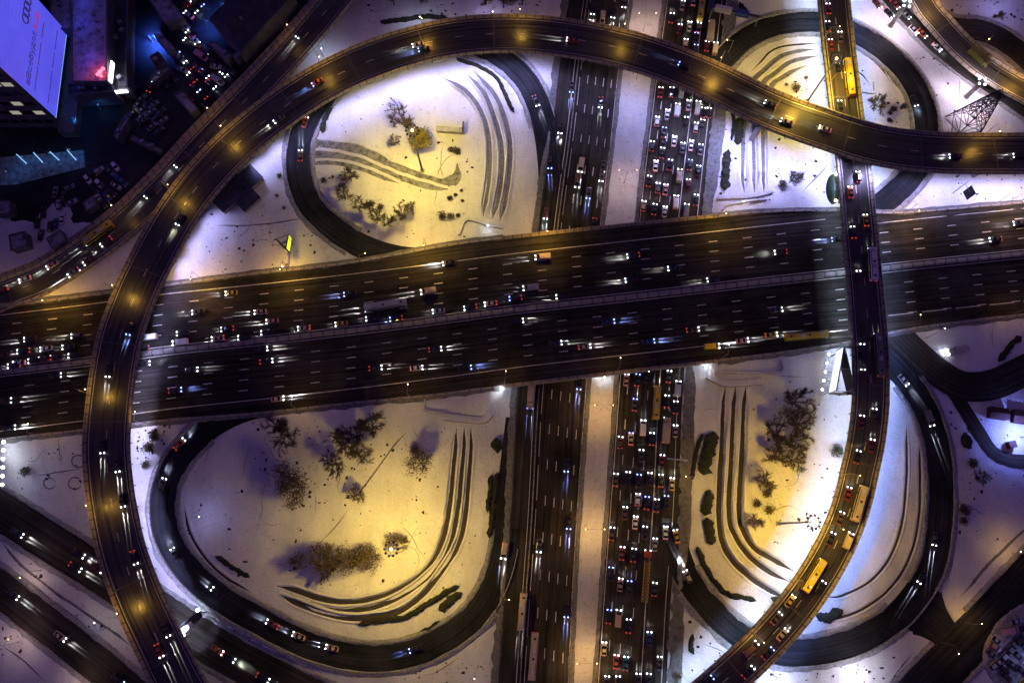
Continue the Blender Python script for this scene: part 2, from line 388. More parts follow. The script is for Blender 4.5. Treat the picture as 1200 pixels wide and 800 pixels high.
# ---------------------------------------------------------------- carriageways
struct(strip_mb(ew_T, ew_B, M['highway'], 1.0).obj('upper_highway'))
struct(strip_mb(ns_ML, ns_WL, M['asphalt'], 1.2).obj('southbound_carriageway'))
struct(strip_mb(ns_ER, ns_MR, M['asphalt'], 1.2).obj('northbound_carriageway'))
struct(strip_mb(ns_MR, ns_ML, M['median'], 1.0, .16).obj('snowy_median'))
for k, nm_ in zip('EFGH', ['loop_ramp']*4):
    p, hw = ring[k]
    struct(strip_mb(offset_path(p, hw), offset_path(p, -hw), M['ramp'], 1.2).obj(nm_))
for k, (p, hw) in side.items():
    if k == 'junction':
        jl = catmull([P(x, y, z) for x, y, z in [(1088, 668, 4.3), (1101, 686, 4.0), (1108, 710, 3.75), (1121, 732, 3.5), (1136, 741, 3.42), (1150, 752, 3.42)]], 2.0)
        jr = catmull([P(x, y, z) for x, y, z in [(1030, 738, 3.6), (1052, 742, 3.7), (1076, 744, 3.65), (1097, 755, 3.5), (1104, 768, 3.42), (1112, 784, 3.42)]], 2.0)
        f_ = np.linspace(0, 1, 24); rs2 = lambda q: np.stack([np.interp(f_*arclen(q)[-1], arclen(q), q[:, c_]) for c_ in range(3)], 1)
        struct(strip_mb(rs2(jl), rs2(jr), M['ramp'], 1.2).obj(k)); continue
    struct(strip_mb(offset_path(p, hw, .005*list(side).index(k)), offset_path(p, -hw, .005*list(side).index(k)), M['ramp' if k in ('junction', 'diagonal_road') else 'asphalt'], 1.2).obj(k))
# ploughed snow banks and slush along the road edges, ragged and uneven
def bank(path, w, hgt, mat, name, seed, dz=.0, lump=.5):
    r = np.random.default_rng(seed); N = len(path)
    def nz(k):
        a = r.random(N+k); return np.convolve(a, np.ones(k)/k, 'valid')[:N]
    wv = w*(.55+.9*(lump*nz(3)+(1-lump)*nz(9))); hv = hgt*(.4+1.2*nz(4))
    pr = np.zeros((N, 5, 2))
    pr[:, 0, 0] = wv; pr[:, 0, 1] = -.35
    pr[:, 1, 0] = wv*.55; pr[:, 1, 1] = hv*.8
    pr[:, 2, 0] = 0; pr[:, 2, 1] = hv
    pr[:, 3, 0] = -wv*.5; pr[:, 3, 1] = hv*.55
    pr[:, 4, 0] = -wv*.9*(.6+.8*nz(2)); pr[:, 4, 1] = -.12
    q = path.copy(); q[:, 2] += dz
    b = MB(); b.sweep(q, pr, mat, False); return struct(b.obj(name))
def dense(p, step=1.1): return catmull(p[::max(1, int(4/ max(.5, np.linalg.norm(p[1][:2]-p[0][:2]))))], step)
def outside_parts(q, lim=.3):
    d = np.array([(np.hypot(S[:, 0]-x, S[:, 1]-y)-S[:, 3]).min() for x, y in q[:, :2]])
    ok = d > lim; runs = []; i = 0
    while i < len(q):
        if ok[i]:
            j = i
            while j < len(q) and ok[j]: j += 1
            if j-i > 5: runs.append(q[i:j])
            i = j
        else: i += 1
    return runs
sd = 0
for p, hw in ring.values():
    q = dense(p); n = len(q); a, b_ = int(n*.15), int(n*.86)
    for s_, w_ in ((1, 1.1), (-1, 1.1)):
        for part in outside_parts(offset_path(q[a:b_], s_*(hw+.7))):
            sd += 1; bank(part, w_, .5, M['bank'], 'snow_bank', sd)
for k in ('lower_road', 'outer_road', 'diagonal_road', 'upper_slip_road', 'yard_road'):
    p, hw = side[k]; q = dense(p)
    for s_ in (1, -1):
        for part in outside_parts(offset_path(q, s_*(hw+.8))):
            sd += 1; bank(part, 1.1, .45, M['bank'], 'snow_bank', sd)
def cut_e(p, x0, x1, inside=False):
    """the parts of an east-west path left and right of the bridge"""
    k = [i for i in range(len(p)) if (x0 < p[i][0] < x1) == inside]
    return p[k]
BX0, BX1 = P(603, 365, ZE)[0], P(822, 340, ZE)[0]
for p, d in ((ew_T, 1.0), (ew_B, -1.0)):
    q = dense(p)
    for part in (q[q[:, 0] < BX0-4], q[q[:, 0] > BX1+4]):
        sd += 1; bank(offset_path(part, d*.9), 1.2, .45, M['slush'], 'snow_bank', sd)
# the median of the lower motorway is edged with dark scalloped slush
for p, d in ((ns_ML, 1), (ns_MR, -1)):
    sd += 1; bank(offset_path(dense(p, .9), d*.2), 1.1, .22, M['slush'], 'slush_bank', sd, .12, .9)
for p, o_, w in ((ns_WL, -1.2, 1.5), (ns_ER, 2.6, 2.8)):
    sd += 1; bank(offset_path(dense(p, 1.0), o_), w, .3, M['slush'], 'slush_bank', sd, .05, .6)

# ---------------------------------------------------------------- painted markings
def dash_mb(b, path, off, on=3.2, gap=9.3, w=.3, dz=.02, start=0):
    q = offset_path(path, off); a = arclen(q); s = start
    while s+on < a[-1]:
        t = np.linspace(s, s+on, 3); seg = np.stack([np.interp(t, a, q[:, k]) for k in range(3)], 1)
        b.sweep(seg, [(w/2, dz), (-w/2, dz)], M['paint'], False); s += on+gap
def line_mb(b, path, off, w=.28, dz=.02):
    b.sweep(offset_path(path, off), [(w/2, dz), (-w/2, dz)], M['paint'], False)
b = MB()
mE = ew_M; rightE = mE[mE[:, 0] > P(1000, 300, ZE)[0]-6]; leftE = mE[mE[:, 0] <= P(1000, 300, ZE)[0]-6]
for k in range(1, 5):
    dash_mb(b, mE, 2.2+3.72*k, start=k*.4); dash_mb(b, mE, -2.2-3.72*k, start=6-k*.4)
line_mb(b, leftE, 2.2+3.72*5); line_mb(b, rightE, 2.2+3.72*4+.02)
line_mb(b, leftE, -2.2-3.72*5+.02)
dash_mb(b, rightE, -2.2-3.72*4-.3, 9, 3.2, .34)
line_mb(b, mE, 1.6); line_mb(b, mE, -1.6)
struct(b.obj('lane_markings'))
b = MB()
def off_between(L, R, f): q = L*(1-f)+R*f; return q
for f in (.485, .615, .745, .875):
    dash_mb(b, off_between(ns_WL, ns_ML, f), 0, 3.4, 9.0, .28, .02, 5*f)
dash_mb(b, off_between(ns_WL, ns_ML, .355), 0, 12, 3, .22)
line_mb(b, off_between(ns_WL, ns_ML, .245), 0, .25); line_mb(b, off_between(ns_WL, ns_ML, .965), 0, .2)
for f in (.17, .325, .48):
    dash_mb(b, off_between(ns_MR, ns_ER, f), 0, 3.4, 9.0, .28, .02, 7*f)
line_mb(b, off_between(ns_MR, ns_ER, .645), 0, .3); line_mb(b, off_between(ns_MR, ns_ER, .05), 0, .22)
line_mb(b, off_between(ns_MR, ns_ER, .93), 0, .22)
struct(b.obj('lane_markings'))
# ---------------------------------------------------------------- barriers
def barrier(path, h, w, mat, name, label, cat, group=None):
    b = MB(); b.sweep(path, [(w/2, -.1), (w*.28, h), (-w*.28, h), (-w/2, -.1)], mat)
    return tag(b.obj(name), label, cat, group)
barrier(ew_M, .95, 2.0, M['barrier'], 'median_barrier', 'long concrete barrier dividing the two directions of the wide crossing highway', 'barrier')
barrier(off_between(ns_WL, ns_ML, .30), .8, .5, M['barrier'], 'lane_barrier', 'low barrier between the side lanes and the main southbound lanes', 'barrier')
for k, lab in zip('EFGH', ['rail round the outside of the loop ramp with the yellow treetop inside', 'rail round the outside of the loop ramp under the crossing of the two flyovers', 'rail round the outside of the large yellow lit loop ramp by the lower road', 'rail round the outside of the loop ramp under the curved flyover with buses']):
    p, hw = ring[k]; n = len(p); s = {'E': -1, 'F': 1, 'G': 1, 'H': -1}[k]
    s = 1 if np.linalg.norm(offset_path(p, 5)[n//2][:2]-p[:, :2].mean(0)) > np.linalg.norm(p[n//2][:2]-p[:, :2].mean(0)) else -1
    b = MB(); b.sweep(offset_path(p[int(n*.16):int(n*.84)], s*(hw+.15)), [(.16, -.3), (.16, .75), (-.16, .75), (-.16, -.3)], M['rail'])
    tag(b.obj('guard_rail'), 'galvanised '+lab, 'guard rail', 'guard rails on the loop ramps')

# ---------------------------------------------------------------- the bridge that carries the highway over the motorway
kb = [i for i, x in enumerate(xs_e) if 588 < x < 842]
bridge = thing('road_bridge', 'wide concrete bridge carrying the busy highway over the lower motorway', 'bridge', tuple(em[kb[len(kb)//2]]*(1, 1, 0)))
bl = np.array(bridge.location)
def rel(p, o=None): return np.asarray(p)-(bl if o is None else o)
b = MB(); kT, kB = rel(ew_T[kb]), rel(ew_B[kb])
vsn = []; fsn = []
for t, u in zip(kT, kB): vsn += [t-(0, -1.2, .35), t-(0, -1.2, 1.6), u-(0, 1.2, 1.6), u-(0, 1.2, .35)]
for i in range(len(kT)-1):
    for j in range(4): fsn.append((i*4+j, i*4+(j+1) % 4, i*4+4+(j+1) % 4, i*4+4+j))
fsn += [(3, 2, 1, 0), tuple((len(kT)-1)*4+j for j in range(4))]
b.add(vsn, fsn, M['concrete']); b.obj('girder', bridge)
for p, d in ((ew_T, .55), (ew_B, -.55)):
    b = MB(); b.sweep(rel(offset_path(p[kb], d)), [(.55, -1.55), (.55, .95), (.2, .95), (.2, .25), (-.55, .18), (-.55, -1.55)] if d > 0 else [(.55, -1.55), (.55, .18), (-.2, .25), (-.2, .95), (-.55, .95), (-.55, -1.55)], M['parapet'])
    b.obj('parapet', bridge)
for px in (600, 712, 830):
    t = P(px, np.interp(px, EX, ET), ZE); u = P(px, np.interp(px, EX, EB), ZE)
    off = {600: 0, 712: 0, 830: 0}[px]
    if px == 712:
        for f in (.12, .38, .62, .88):
            c = t*(1-f)+u*f; b = MB(); b.tube((c[0]-bl[0], c[1]-bl[1], -.2), (c[0]-bl[0], c[1]-bl[1], 4.95), .7, .7, M['concrete'], 12); b.obj('pier', bridge)
    else:
        c = (t+u)/2; L = np.linalg.norm(t-u); a = math.atan2(u[1]-t[1], u[0]-t[0])
        b = MB(); b.box((c[0]-bl[0], c[1]-bl[1], 2.2), (L-2.6, 1.6, 5.3), M['concrete_pale'], a); b.obj('abutment', bridge)
# kerb edges on the embankment parts of the highway
for p, d, lab in ((ew_T, .5, 'concrete edge wall along the upper side of the crossing highway'), (ew_B, -.5, 'concrete edge wall along the lower side of the crossing highway')):
    for part, w in ((p[xs_e <= 590], ', left of the motorway'), (p[xs_e >= 840], ', right of the motorway')):
        q = offset_path(part, d); b = MB(); b.sweep(q, [(.3, -.4), (.3, .55), (-.3, .55), (-.3, -.4)], M['barrier'])
        tag(b.obj('edge_wall'), lab+w, 'wall', 'edge walls of the crossing highway')

# ---------------------------------------------------------------- flyovers
def clear_of_roads(x, y, r=2.2):
    d = np.hypot(S[:, 0]-x, S[:, 1]-y)-S[:, 3]
    if d.min() < r: return False
    for q in (pB, pI):
        pass
    return True
def flyover(name, path, w, label, wall_l=.42, wall_r=.42, walk=0.0, spacing=27, fl=None, dash=True, under=None):
    L = arclen(path); mid, _ = at_len(path, L[-1]/2)
    t = thing(name, label, 'flyover', (mid[0], mid[1], 0)); o = np.array((mid[0], mid[1], 0)); p = path-o
    h = w/2
    b = MB(); b.sweep(p, [(h, -.02), (h, -.5), (h*.55, -1.7), (-h*.55, -1.7), (-h, -.5), (-h, -.02)], M['concrete']); b.obj('girder', t)
    b = MB(); b.sweep(p, [(h-.5, .0), (h*.3, .02), (-h*.3, .02), (-h+.5, .0)], M['deck'], False); b.obj('roadway', t)
    for s in (1, -1):
        q = offset_path(p, s*(h-.1))
        b = MB(); b.sweep(q, [(.5, -.6), (.5, .95), (.12, .95), (.05, .2), (-.5, .14), (-.5, -.05)] if s > 0 else [(.5, -.05), (.5, .14), (-.05, .2), (-.12, .95), (-.5, .95), (-.5, -.6)], M['parapet']); b.obj('parapet', t)
    b = MB()
    if dash: dash_mb(b, p, 0, 3.0, 8.5, .22, .045)
    line_mb(b, p, h-1.35, .18, .03); line_mb(b, p, -h+1.35, .18, .03)
    b.obj('lane_markings', t)
    for s_ in np.arange(14, L[-1]-5, 27.0):       # expansion joints across the deck
        c, tg = at_len(path, s_); n = np.array((-tg[1], tg[0], 0)); t3 = np.array((tg[0], tg[1], 0)); c = c-o
        b = MB(); q = np.array([c-n*(h-.6), c, c+n*(h-.6)]); b.sweep(q, [(.17, .048), (-.17, .048)], M['slush'], False); b.sweep(q, [(.08, .056), (-.08, .056)], M['dark'], False); b.obj('expansion_joint', t)
    s = spacing*.6
    while s < L[-1]:
        c, tg = at_len(path, s); n = (-tg[1], tg[0])
        ok = all(clear_of_roads(c[0]+n[0]*k*w*.22, c[1]+n[1]*k*w*.22, 1.4) for k in (-1, 1))
        for q in (under or []):
            if np.min(np.hypot(q[0][:, 0]-c[0], q[0][:, 1]-c[1])) < q[1]/2+1.5+w*.22: ok = False
        if ok:
            for k in (-1, 1):
                x, y = c[0]+n[0]*k*w*.22-o[0], c[1]+n[1]*k*w*.22-o[1]
                b = MB(); b.tube((x, y, float(tz(x+o[0], y+o[1]))-.5), (x, y, c[2]-1.65), .95, .95, M['concrete_pale'], 12); b.obj('pier', t)
        s += spacing
    return t, o
flyA, oA = flyover('flyover', pA, WA, 'long curved two lane flyover sweeping over the whole interchange', under=[(pB, WB), (pI, WI)])
flyB, oB = flyover('flyover', pB, WB, 'narrower flyover with queueing cars and buses running down the right side')
flyI, oI = flyover('flyover', pI, WI, 'dark elevated road beside the unlit city blocks with brown side walls')
flyK, oK = flyover('flyover', pK, WK, 'short amber lit elevated road in the far right corner', dash=False)
b = MB(); b.sweep(offset_path(pI, WI/2+1.5)-oI, [(.9, -.5), (.9, .5), (.6, .5), (.5, .05), (-.9, .05), (-.9, -.5)], M['parapet']); b.obj('walkway', flyI)
# ---------------------------------------------------------------- lamps that belong to the flyovers' edges
def add_light(name, kind, loc, power, color, aim=None, cone=140, blend=.5, radius=.25, parent=None):
    l = bpy.data.lights.new(name, kind); l.energy = power; l.color = color
    l.shadow_soft_size = radius
    if kind == 'SPOT': l.spot_size = math.radians(cone); l.spot_blend = blend
    o = bpy.data.objects.new(name, l); COL.objects.link(o); o.location = loc
    if aim is not None:
        o.rotation_euler = Vector(aim).to_track_quat('-Z', 'Y').to_euler()
    if parent is not None: o.parent = parent
    return o
fl_mesh = None; MID = P(738, 62, 17)
def edge_floods(t, o, path, w, side_, s0, s1, step, power, color, cone, tilt, blend=.12, fall=1.6, skip=None):
    global fl_mesh
    if fl_mesh is None:
        b = MB(); b.box((0, 0, 0), (.5, .5, .3), M['lamp_body'], 0, .7); b.box((0, 0, -.17), (.36, .36, .03), M['lens_w']); fl_mesh = b.mesh('floodlight')
    s = s0
    while s < s1:
        c, tg = at_len(path, s); n = np.array((-tg[1], tg[0]))*side_
        if skip is not None and np.hypot(*(c[:2]-skip[0])) < skip[1]: s += step; continue
        pos = np.array((c[0]+n[0]*(w/2+.75), c[1]+n[1]*(w/2+.75), c[2]-.5))-o
        hgt = max(3.0, c[2]-max(float(tz(c[0]+n[0]*(w/2+k), c[1]+n[1]*(w/2+k))) for k in (2, 7)))
        f = link('floodlight', fl_mesh, t, pos)
        add_light('floodlight_glow', 'SPOT', (0, 0, -.3), power*(hgt/13)**fall*(.28 if np.hypot(c[0]-MID[0], c[1]-MID[1]) < 34 else 1), color, (n[0]*tilt, n[1]*tilt, -1), cone, blend, .2, f)
        s += step
LA, LB = arclen(pA)[-1], arclen(pB)[-1]
def s_near(path, px, py, z):
    q = P(px, py, z); k = np.argmin(np.hypot(path[:, 0]-q[0], path[:, 1]-q[1])); return arclen(path)[k]
sA = s_near(pA, 133, 430, 14)
edge_floods(flyA, oA, pA, WA, 1, 5, sA, 10, 9800, (.50, .49, 1.0), 118, .50, .8, 2.1, (P(268, 205, 10)[:2], 11))
edge_floods(flyA, oA, pA, WA, 1, sA+4, LA-30, 7.5, 5500, (.58, .56, 1.0), 84, .0, .3)
edge_floods(flyB, oB, pB, WB, -1, 5, LB-5, 7.0, 5400, (.58, .72, 1.0), 99, .05, .02, 2.4)
edge_floods(flyB, oB, pB, WB, 1, 5, LB-5, 8.0, 9000, (.36, .48, 1.0), 112, .2, .06, 2.2)
# ================================================================ lamps
def lamp_post(base, toward, h, power, color, label, group, arm=2.2, lens='lens_s', cone=150, double=False):
    a = math.atan2(toward[1], toward[0])
    t = thing('street_lamp', label, 'street lamp', tuple(base), a, group)
    b = MB(); b.tube((0, 0, -.3), (0, 0, h), .13, .07, M['steel'], 7); b.box((0, 0, .25), (.42, .42, .5), M['concrete']); b.obj('pole', t)
    for s in ((1, -1) if double else (1,)):
        b = MB(); b.tube((0, 0, h-.15), (s*arm, 0, h+.35), .06, .05, M['steel'], 6); b.obj('arm', t)
        b = MB(); b.box((s*(arm+.3), 0, h+.36), (.95, .36, .16), M['lamp_body'], 0, .75); b.box((s*(arm+.35), 0, h+.262), (.62, .26, .03), M[lens])
        b.ball((s*(arm+.72), 0, h+.40), .16, M[lens], 6, 4); hd = b.obj('lamp_head', t)
        add_light('lamp_glow', 'SPOT', (s*(arm+.35), 0, h+.2), power, color, (0, 0, -1), cone, .7, .2, hd)
    return t
ORD = ['first', 'second', 'third', 'fourth', 'fifth', 'sixth', 'seventh', 'eighth', 'ninth', 'tenth', 'eleventh', 'twelfth', 'thirteenth', 'fourteenth', 'fifteenth', 'sixteenth', 'seventeenth', 'eighteenth', 'nineteenth', 'twentieth', 'twenty-first', 'twenty-second', 'twenty-third', 'twenty-fourth', 'twenty-fifth', 'twenty-sixth', 'twenty-seventh', 'twenty-eighth', 'twenty-ninth', 'thirtieth']
# crossing highway, lower edge and upper edge
for k, (px, py) in enumerate([(51, 511), (172, 497), (350, 480), (481, 466), (592, 451), (722, 436), (845, 421), (1062, 387), (1180, 371)]):
    q = P(px, py, ZE); lamp_post(q, (0.1, 1), 10.5, 900, SODIUM, 'street lamp on the lower edge of the crossing highway, %s from the left' % ORD[k], 'lamps along the crossing highway')
for k, (px, py) in enumerate([(70, 352), (237, 328), (338, 317), (500, 290), (640, 274), (842, 254), (1060, 251), (1178, 240)]):
    q = P(px, py, ZE); lamp_post(q, (0, -1), 10.5, 6500, SODIUM, 'street lamp on the upper edge of the crossing highway, %s from the left' % ORD[k], 'lamps along the crossing highway')
# curved flyover: lamps on its outer wall
pools = [(128, 590), (122, 458), (150, 340), (210, 230), (272, 168), (380, 88), (500, 47), (607, 37), (725, 55), (837, 96), (925, 138), (160, 706), (1150, 178)]
for k, (px, py) in enumerate(sorted(pools, key=lambda q: s_near(pA, q[0], q[1], 14))):
    s_ = s_near(pA, px, py, 14); c, tg = at_len(pA, s_); n = np.array((-tg[1], tg[0]))
    base = (c[0]-n[0]*(WA/2+.05), c[1]-n[1]*(WA/2+.05), c[2]+.4)
    pw = {(925, 138): 11000, (837, 96): 4000}.get((px, py), 2300)
    lamp_post(base, n, 8.5, pw, SODIUM, 'street lamp on the outer wall of the curved flyover, %s from its right end' % ORD[k], 'lamps on the curved flyover', 2.6)
for k, (px, py) in enumerate([(972, 45), (979, 100), (1000, 560), (975, 620), (935, 685), (880, 745)]):
    s_ = s_near(pB, px, py, 12); c, tg = at_len(pB, s_); n = np.array((-tg[1], tg[0]))
    base = (c[0]-n[0]*(WB/2+.05), c[1]-n[1]*(WB/2+.05), c[2]+.4)
    lamp_post(base, n, 8.5, 7500 if k == 1 else 1700, SODIUM, 'street lamp on the left wall of the narrower flyover, %s from the top' % ORD[k], 'lamps on the narrower flyover', 2.2)
for k, (px, py) in enumerate([(20, 345), (150, 262), (260, 150), (352, 50)]):
    s_ = s_near(pI, px, py, 8); c, tg = at_len(pI, s_); n = np.array((-tg[1], tg[0]))
    lamp_post((c[0]+n[0]*WI/2, c[1]+n[1]*WI/2, c[2]+.4), -n, 9, 350, SODIUM, 'dim street lamp on the elevated road by the city blocks, %s from the left' % ORD[k], 'lamps on the elevated road')
for k, (px, py) in enumerate([(1100, 3), (1148, 64), (1196, 94)]):
    s_ = s_near(pK, px, py, 8); c, tg = at_len(pK, s_); n = np.array((-tg[1], tg[0]))
    lamp_post((c[0]+n[0]*WK/2, c[1]+n[1]*WK/2, c[2]+.4), -n, 9, [4500, 300, 6500][k], SODIUM, 'street lamp on the amber lit elevated road in the corner, %s from the top' % ORD[k], 'lamps on the corner flyover')
AMBER = (1.0, .56, .14); PINK = (1.0, .66, .50)
# double-armed lamps down the snowy median
for k, (y, pw, c_) in enumerate([(36, 2600, PINK), (92, 1300, PINK), (214, 1800, PINK), (480, 3000, AMBER), (620, 3400, AMBER), (771, 3600, AMBER)]):
    x = (np.interp(y, NY, NML)+np.interp(y, NY, NMR))/2
    q = P(x, y, .15); lamp_post(q, (1, 0), 11, pw, c_, 'double armed lamp on the snowy median, %s from the top' % ORD[k], 'double lamps on the median', 2.4, 'lens_s', 160, True)
# lamps beside the lower roads and on the slopes
for px, py, tx, ty, pw, col, lab, lens in [
    (379, 67, .6, -1, 2000, ICE, 'thin lamp on the violet snow between the elevated road and the curved flyover', 'lens_w'),
    (495, 30, 0, -1, 2600, ICE, 'thin lamp above the top of the curved flyover beside the long hedge', 'lens_w'),
    (338, 314, .2, -1, 300, WARM, 'small lamp on the snow below the yellow lit prism sign', 'lens_s'),
    (425, 308, 1, .2, 500, SODIUM, 'lamp at the sharp tip of snow where the loop ramp leaves the highway', 'lens_s'),
    (588, 700, 1, 0, 500, SODIUM, 'lamp at the edge of the southbound lanes below the large loop', 'lens_s'),
    (128, 735, -.3, 1, 350, WHITE, 'lamp beside the curved flyover between the two lower roads', 'lens_w'),
    (1058, 246, .3, -1, 300, WHITE, 'lamp on the snow beside the dark flat sign near the highway', 'lens_w'),
    (1168, 238, .3, -1, 400, WARM, 'lamp on the far right snow just above the highway edge', 'lens_s'),
    (1186, 648, -1, .3, 1100, SODIUM, 'lamp on the snowy wedge beside the wide diagonal road', 'lens_s'),
    (1124, 728, 1, .1, 1700, SODIUM, 'lamp at the bright amber tip of the snowy wedge by the road junction', 'lens_s'),
    (1103, 752, .3, -1, 700, SODIUM, 'lamp at the tip of the snow below the road junction', 'lens_s'),
    (1085, 396, .5, .3, 300, WHITE, 'lamp at the corner of the snowy plot beside the highway edge', 'lens_w'),
    (22, 752, .5, .6, 1500, PINK, 'added fill lamp on the strip of snow in the lower left corner', 'lens_s'),  # added to warm the dim corner snow, no known fixture
    (95, 805, .5, .6, 1500, PINK, 'added fill lamp below the outer road at the bottom left edge', 'lens_s'),  # added fill light for the snow under the outer road
    (48, 668, -.5, -.6, 1300, PINK, 'added fill lamp on the snow strip between the two lower roads, nearest the left edge', 'lens_s'),  # added fill light for the strip between the roads
    (560, 780, -.3, -1, 300, PINK, 'lamp at the bottom on the violet snow left of the southbound lanes', 'lens_s'),
    (1165, 6, 0, -1, 1700, (.40, .36, 1.0), 'added blue white fill lamp on the blue snow in the far right corner', 'lens_w'),  # added to turn the corner snow blue
    (798, 790, .6, -.6, 7000, (.80, .88, 1.0), 'white lamp at the bottom on the pale snow beside the jam', 'lens_w'),
    (578, 24, 0, -1, 2600, (.62, .50, 1.0), 'added violet fill lamp at the top edge between the bare trees and the southbound lanes', 'lens_w'),  # added to lift the snow along the top edge in violet
    (1000, 800, 0, 1, 6500, (.84, .84, 1.0), 'added fill lamp at the bottom edge on the pale snow below the lower right loop', 'lens_w'),  # added to brighten the pale snow below the loop
    (236, 606, 1, 0, 900, (.38, .42, 1.0), 'added blue white fill lamp at the left inner edge of the large loop', 'lens_w'),  # added for a blue cast on the inner edge of the loop
    (905, 790, .3, -1, 6500, (.66, .74, 1.0), 'white lamp at the bottom edge on the snow right of the narrower flyover', 'lens_w'),
    (853, 63, -1, 0, 1600, WARM, 'lamp beside the blue road sign at the loop entrance', 'lens_s'),
    (806, 560, -1, 0, 900, SODIUM, 'lamp on the brown verge beside the northbound queue below the bridge', 'lens_s')]:
    lamp_post(G(px, py), (tx, ty), 9, pw, col, lab, None, 1.8, lens)
# tall lighting masts with a crown of floodlights
def mast(px, py, h, power, color, label, nh=10, lens='lens_s'):
    q = G(px, py); t = thing('lighting_mast', label, 'lighting mast', tuple(q), 0, 'tall lighting masts inside the loops')
    b = MB(); b.tube((0, 0, -.5), (0, 0, h), .42, .16, M['steel'], 10); b.obj('pole', t)
    b = MB(); b.box((0, 0, .35), (1.6, 1.6, .9), M['concrete']); b.obj('footing', t)
    b = MB(); p = np.array([(1.75*math.cos(a), 1.75*math.sin(a), h) for a in np.linspace(0, 2*math.pi, 25)]); b.sweep(p, [(.09, -.09), (.09, .09), (-.09, .09), (-.09, -.09)], M['steel'])
    for k in range(4): a = k*math.pi/2; b.tube((0, 0, h+.5), (1.75*math.cos(a), 1.75*math.sin(a), h), .05, .05, M['steel'], 5)
    b.obj('crown_ring', t)
    for k in range(nh):
        a = 2*math.pi*k/nh; b = MB()
        b.box((2.05*math.cos(a), 2.05*math.sin(a), h-.1), (.75, .62, .5), M['dark'], a, .8); b.box((2.15*math.cos(a), 2.15*math.sin(a), h-.37), (.5, .46, .03), M[lens], a)
        b.obj('floodlight', t)
    for k in range(6):      # the heads look outwards and down
        a = 2*math.pi*k/6+.3; add_light('mast_glow', 'SPOT', (2*math.cos(a), 2*math.sin(a), h-.6), power*.12, color, (.68*math.cos(a), .68*math.sin(a), -1), 106, 1.0, .5, t)
    b = MB(); b.ball((0, 0, h+.15), .42, M[lens], 8, 5); b.obj('beacon', t)
    return t
mast(475, 641, 35, 230000, (1.0, .66, .10), 'tall mast beside the tree row in the large yellow lit loop')
mast(495, 201, 33, 225000, (1.0, .73, .14), 'tall mast over the yellow lit treetop in the loop by the highway')
mast(946, 119, 30, 150000, (1.0, .73, .10), 'tall mast leaning over the narrower flyover near the flyover crossing')
mast(912, 613, 35, 190000, (1.0, .62, .05), 'tall mast with its shadow on the floodlit snow beside the narrower flyover')
# lamps under the bridge
for px, py, lab, pw in [(588, 458, 'white lamp under the left end of the wide bridge', 2600), (707, 443, 'white lamp under the wide bridge over the snowy median', 2600), (824, 430, 'white lamp under the right end of the wide bridge', 2600), (868, 240, 'white lamp on the slope above the wide bridge', 900), (572, 268, 'white lamp on the slope at the upper left corner of the wide bridge', 900)]:
    q = G(px, py); t = thing('bollard_lamp', lab, 'lamp', tuple(q), 0, 'white lamps around the wide bridge')
    b = MB(); b.tube((0, 0, -.2), (0, 0, 4.0), .09, .07, M['steel'], 6); b.obj('pole', t)
    b = MB(); b.box((0, 0, 4.1), (.5, .5, .2), M['lamp_body'], 0, .8); b.box((0, 0, 3.98), (.4, .4, .03), M['lens_w']); b.ball((0, -.32, 4.12), .22, M['lens_w'], 6, 4); b.obj('lamp_head', t)
    add_light('lamp_glow', 'SPOT', (0, 0, 3.9), pw*.55, (.80, .90, 1.0), (0, 0, -1), 140, .8, .15, t)
# ================================================================ vehicles
def loft(b, secs, mat, n=None):
    """secs: (x, half width low, half width high, z low, z high) along the vehicle"""
    vs = []
    for x, w0, w1, z0, z1 in secs:
        zm = z0+(z1-z0)*.55
        vs += [(x, -w0*.92, z0), (x, -w0, zm), (x, -w1, z1-.06), (x, -w1*.86, z1), (x, w1*.86, z1), (x, w1, z1-.06), (x, w0, zm), (x, w0*.92, z0)]
    K = 8; fs = []
    for i in range(len(secs)-1):
        for j in range(K): fs.append((i*K+j, (i+1)*K+j, (i+1)*K+(j+1) % K, i*K+(j+1) % K))
    fs += [tuple(range(K)), tuple((len(secs)-1)*K+j for j in range(K-1, -1, -1))]
    b.add(vs, fs, mat)
def wheels(b, xs, w, r=.33, mat=None):
    for x in xs:
        for s in (-1, 1): b.tube((x, s*(w-.22), r), (x, s*w, r), r, r, M['tyre'], 10)
CARS = {}
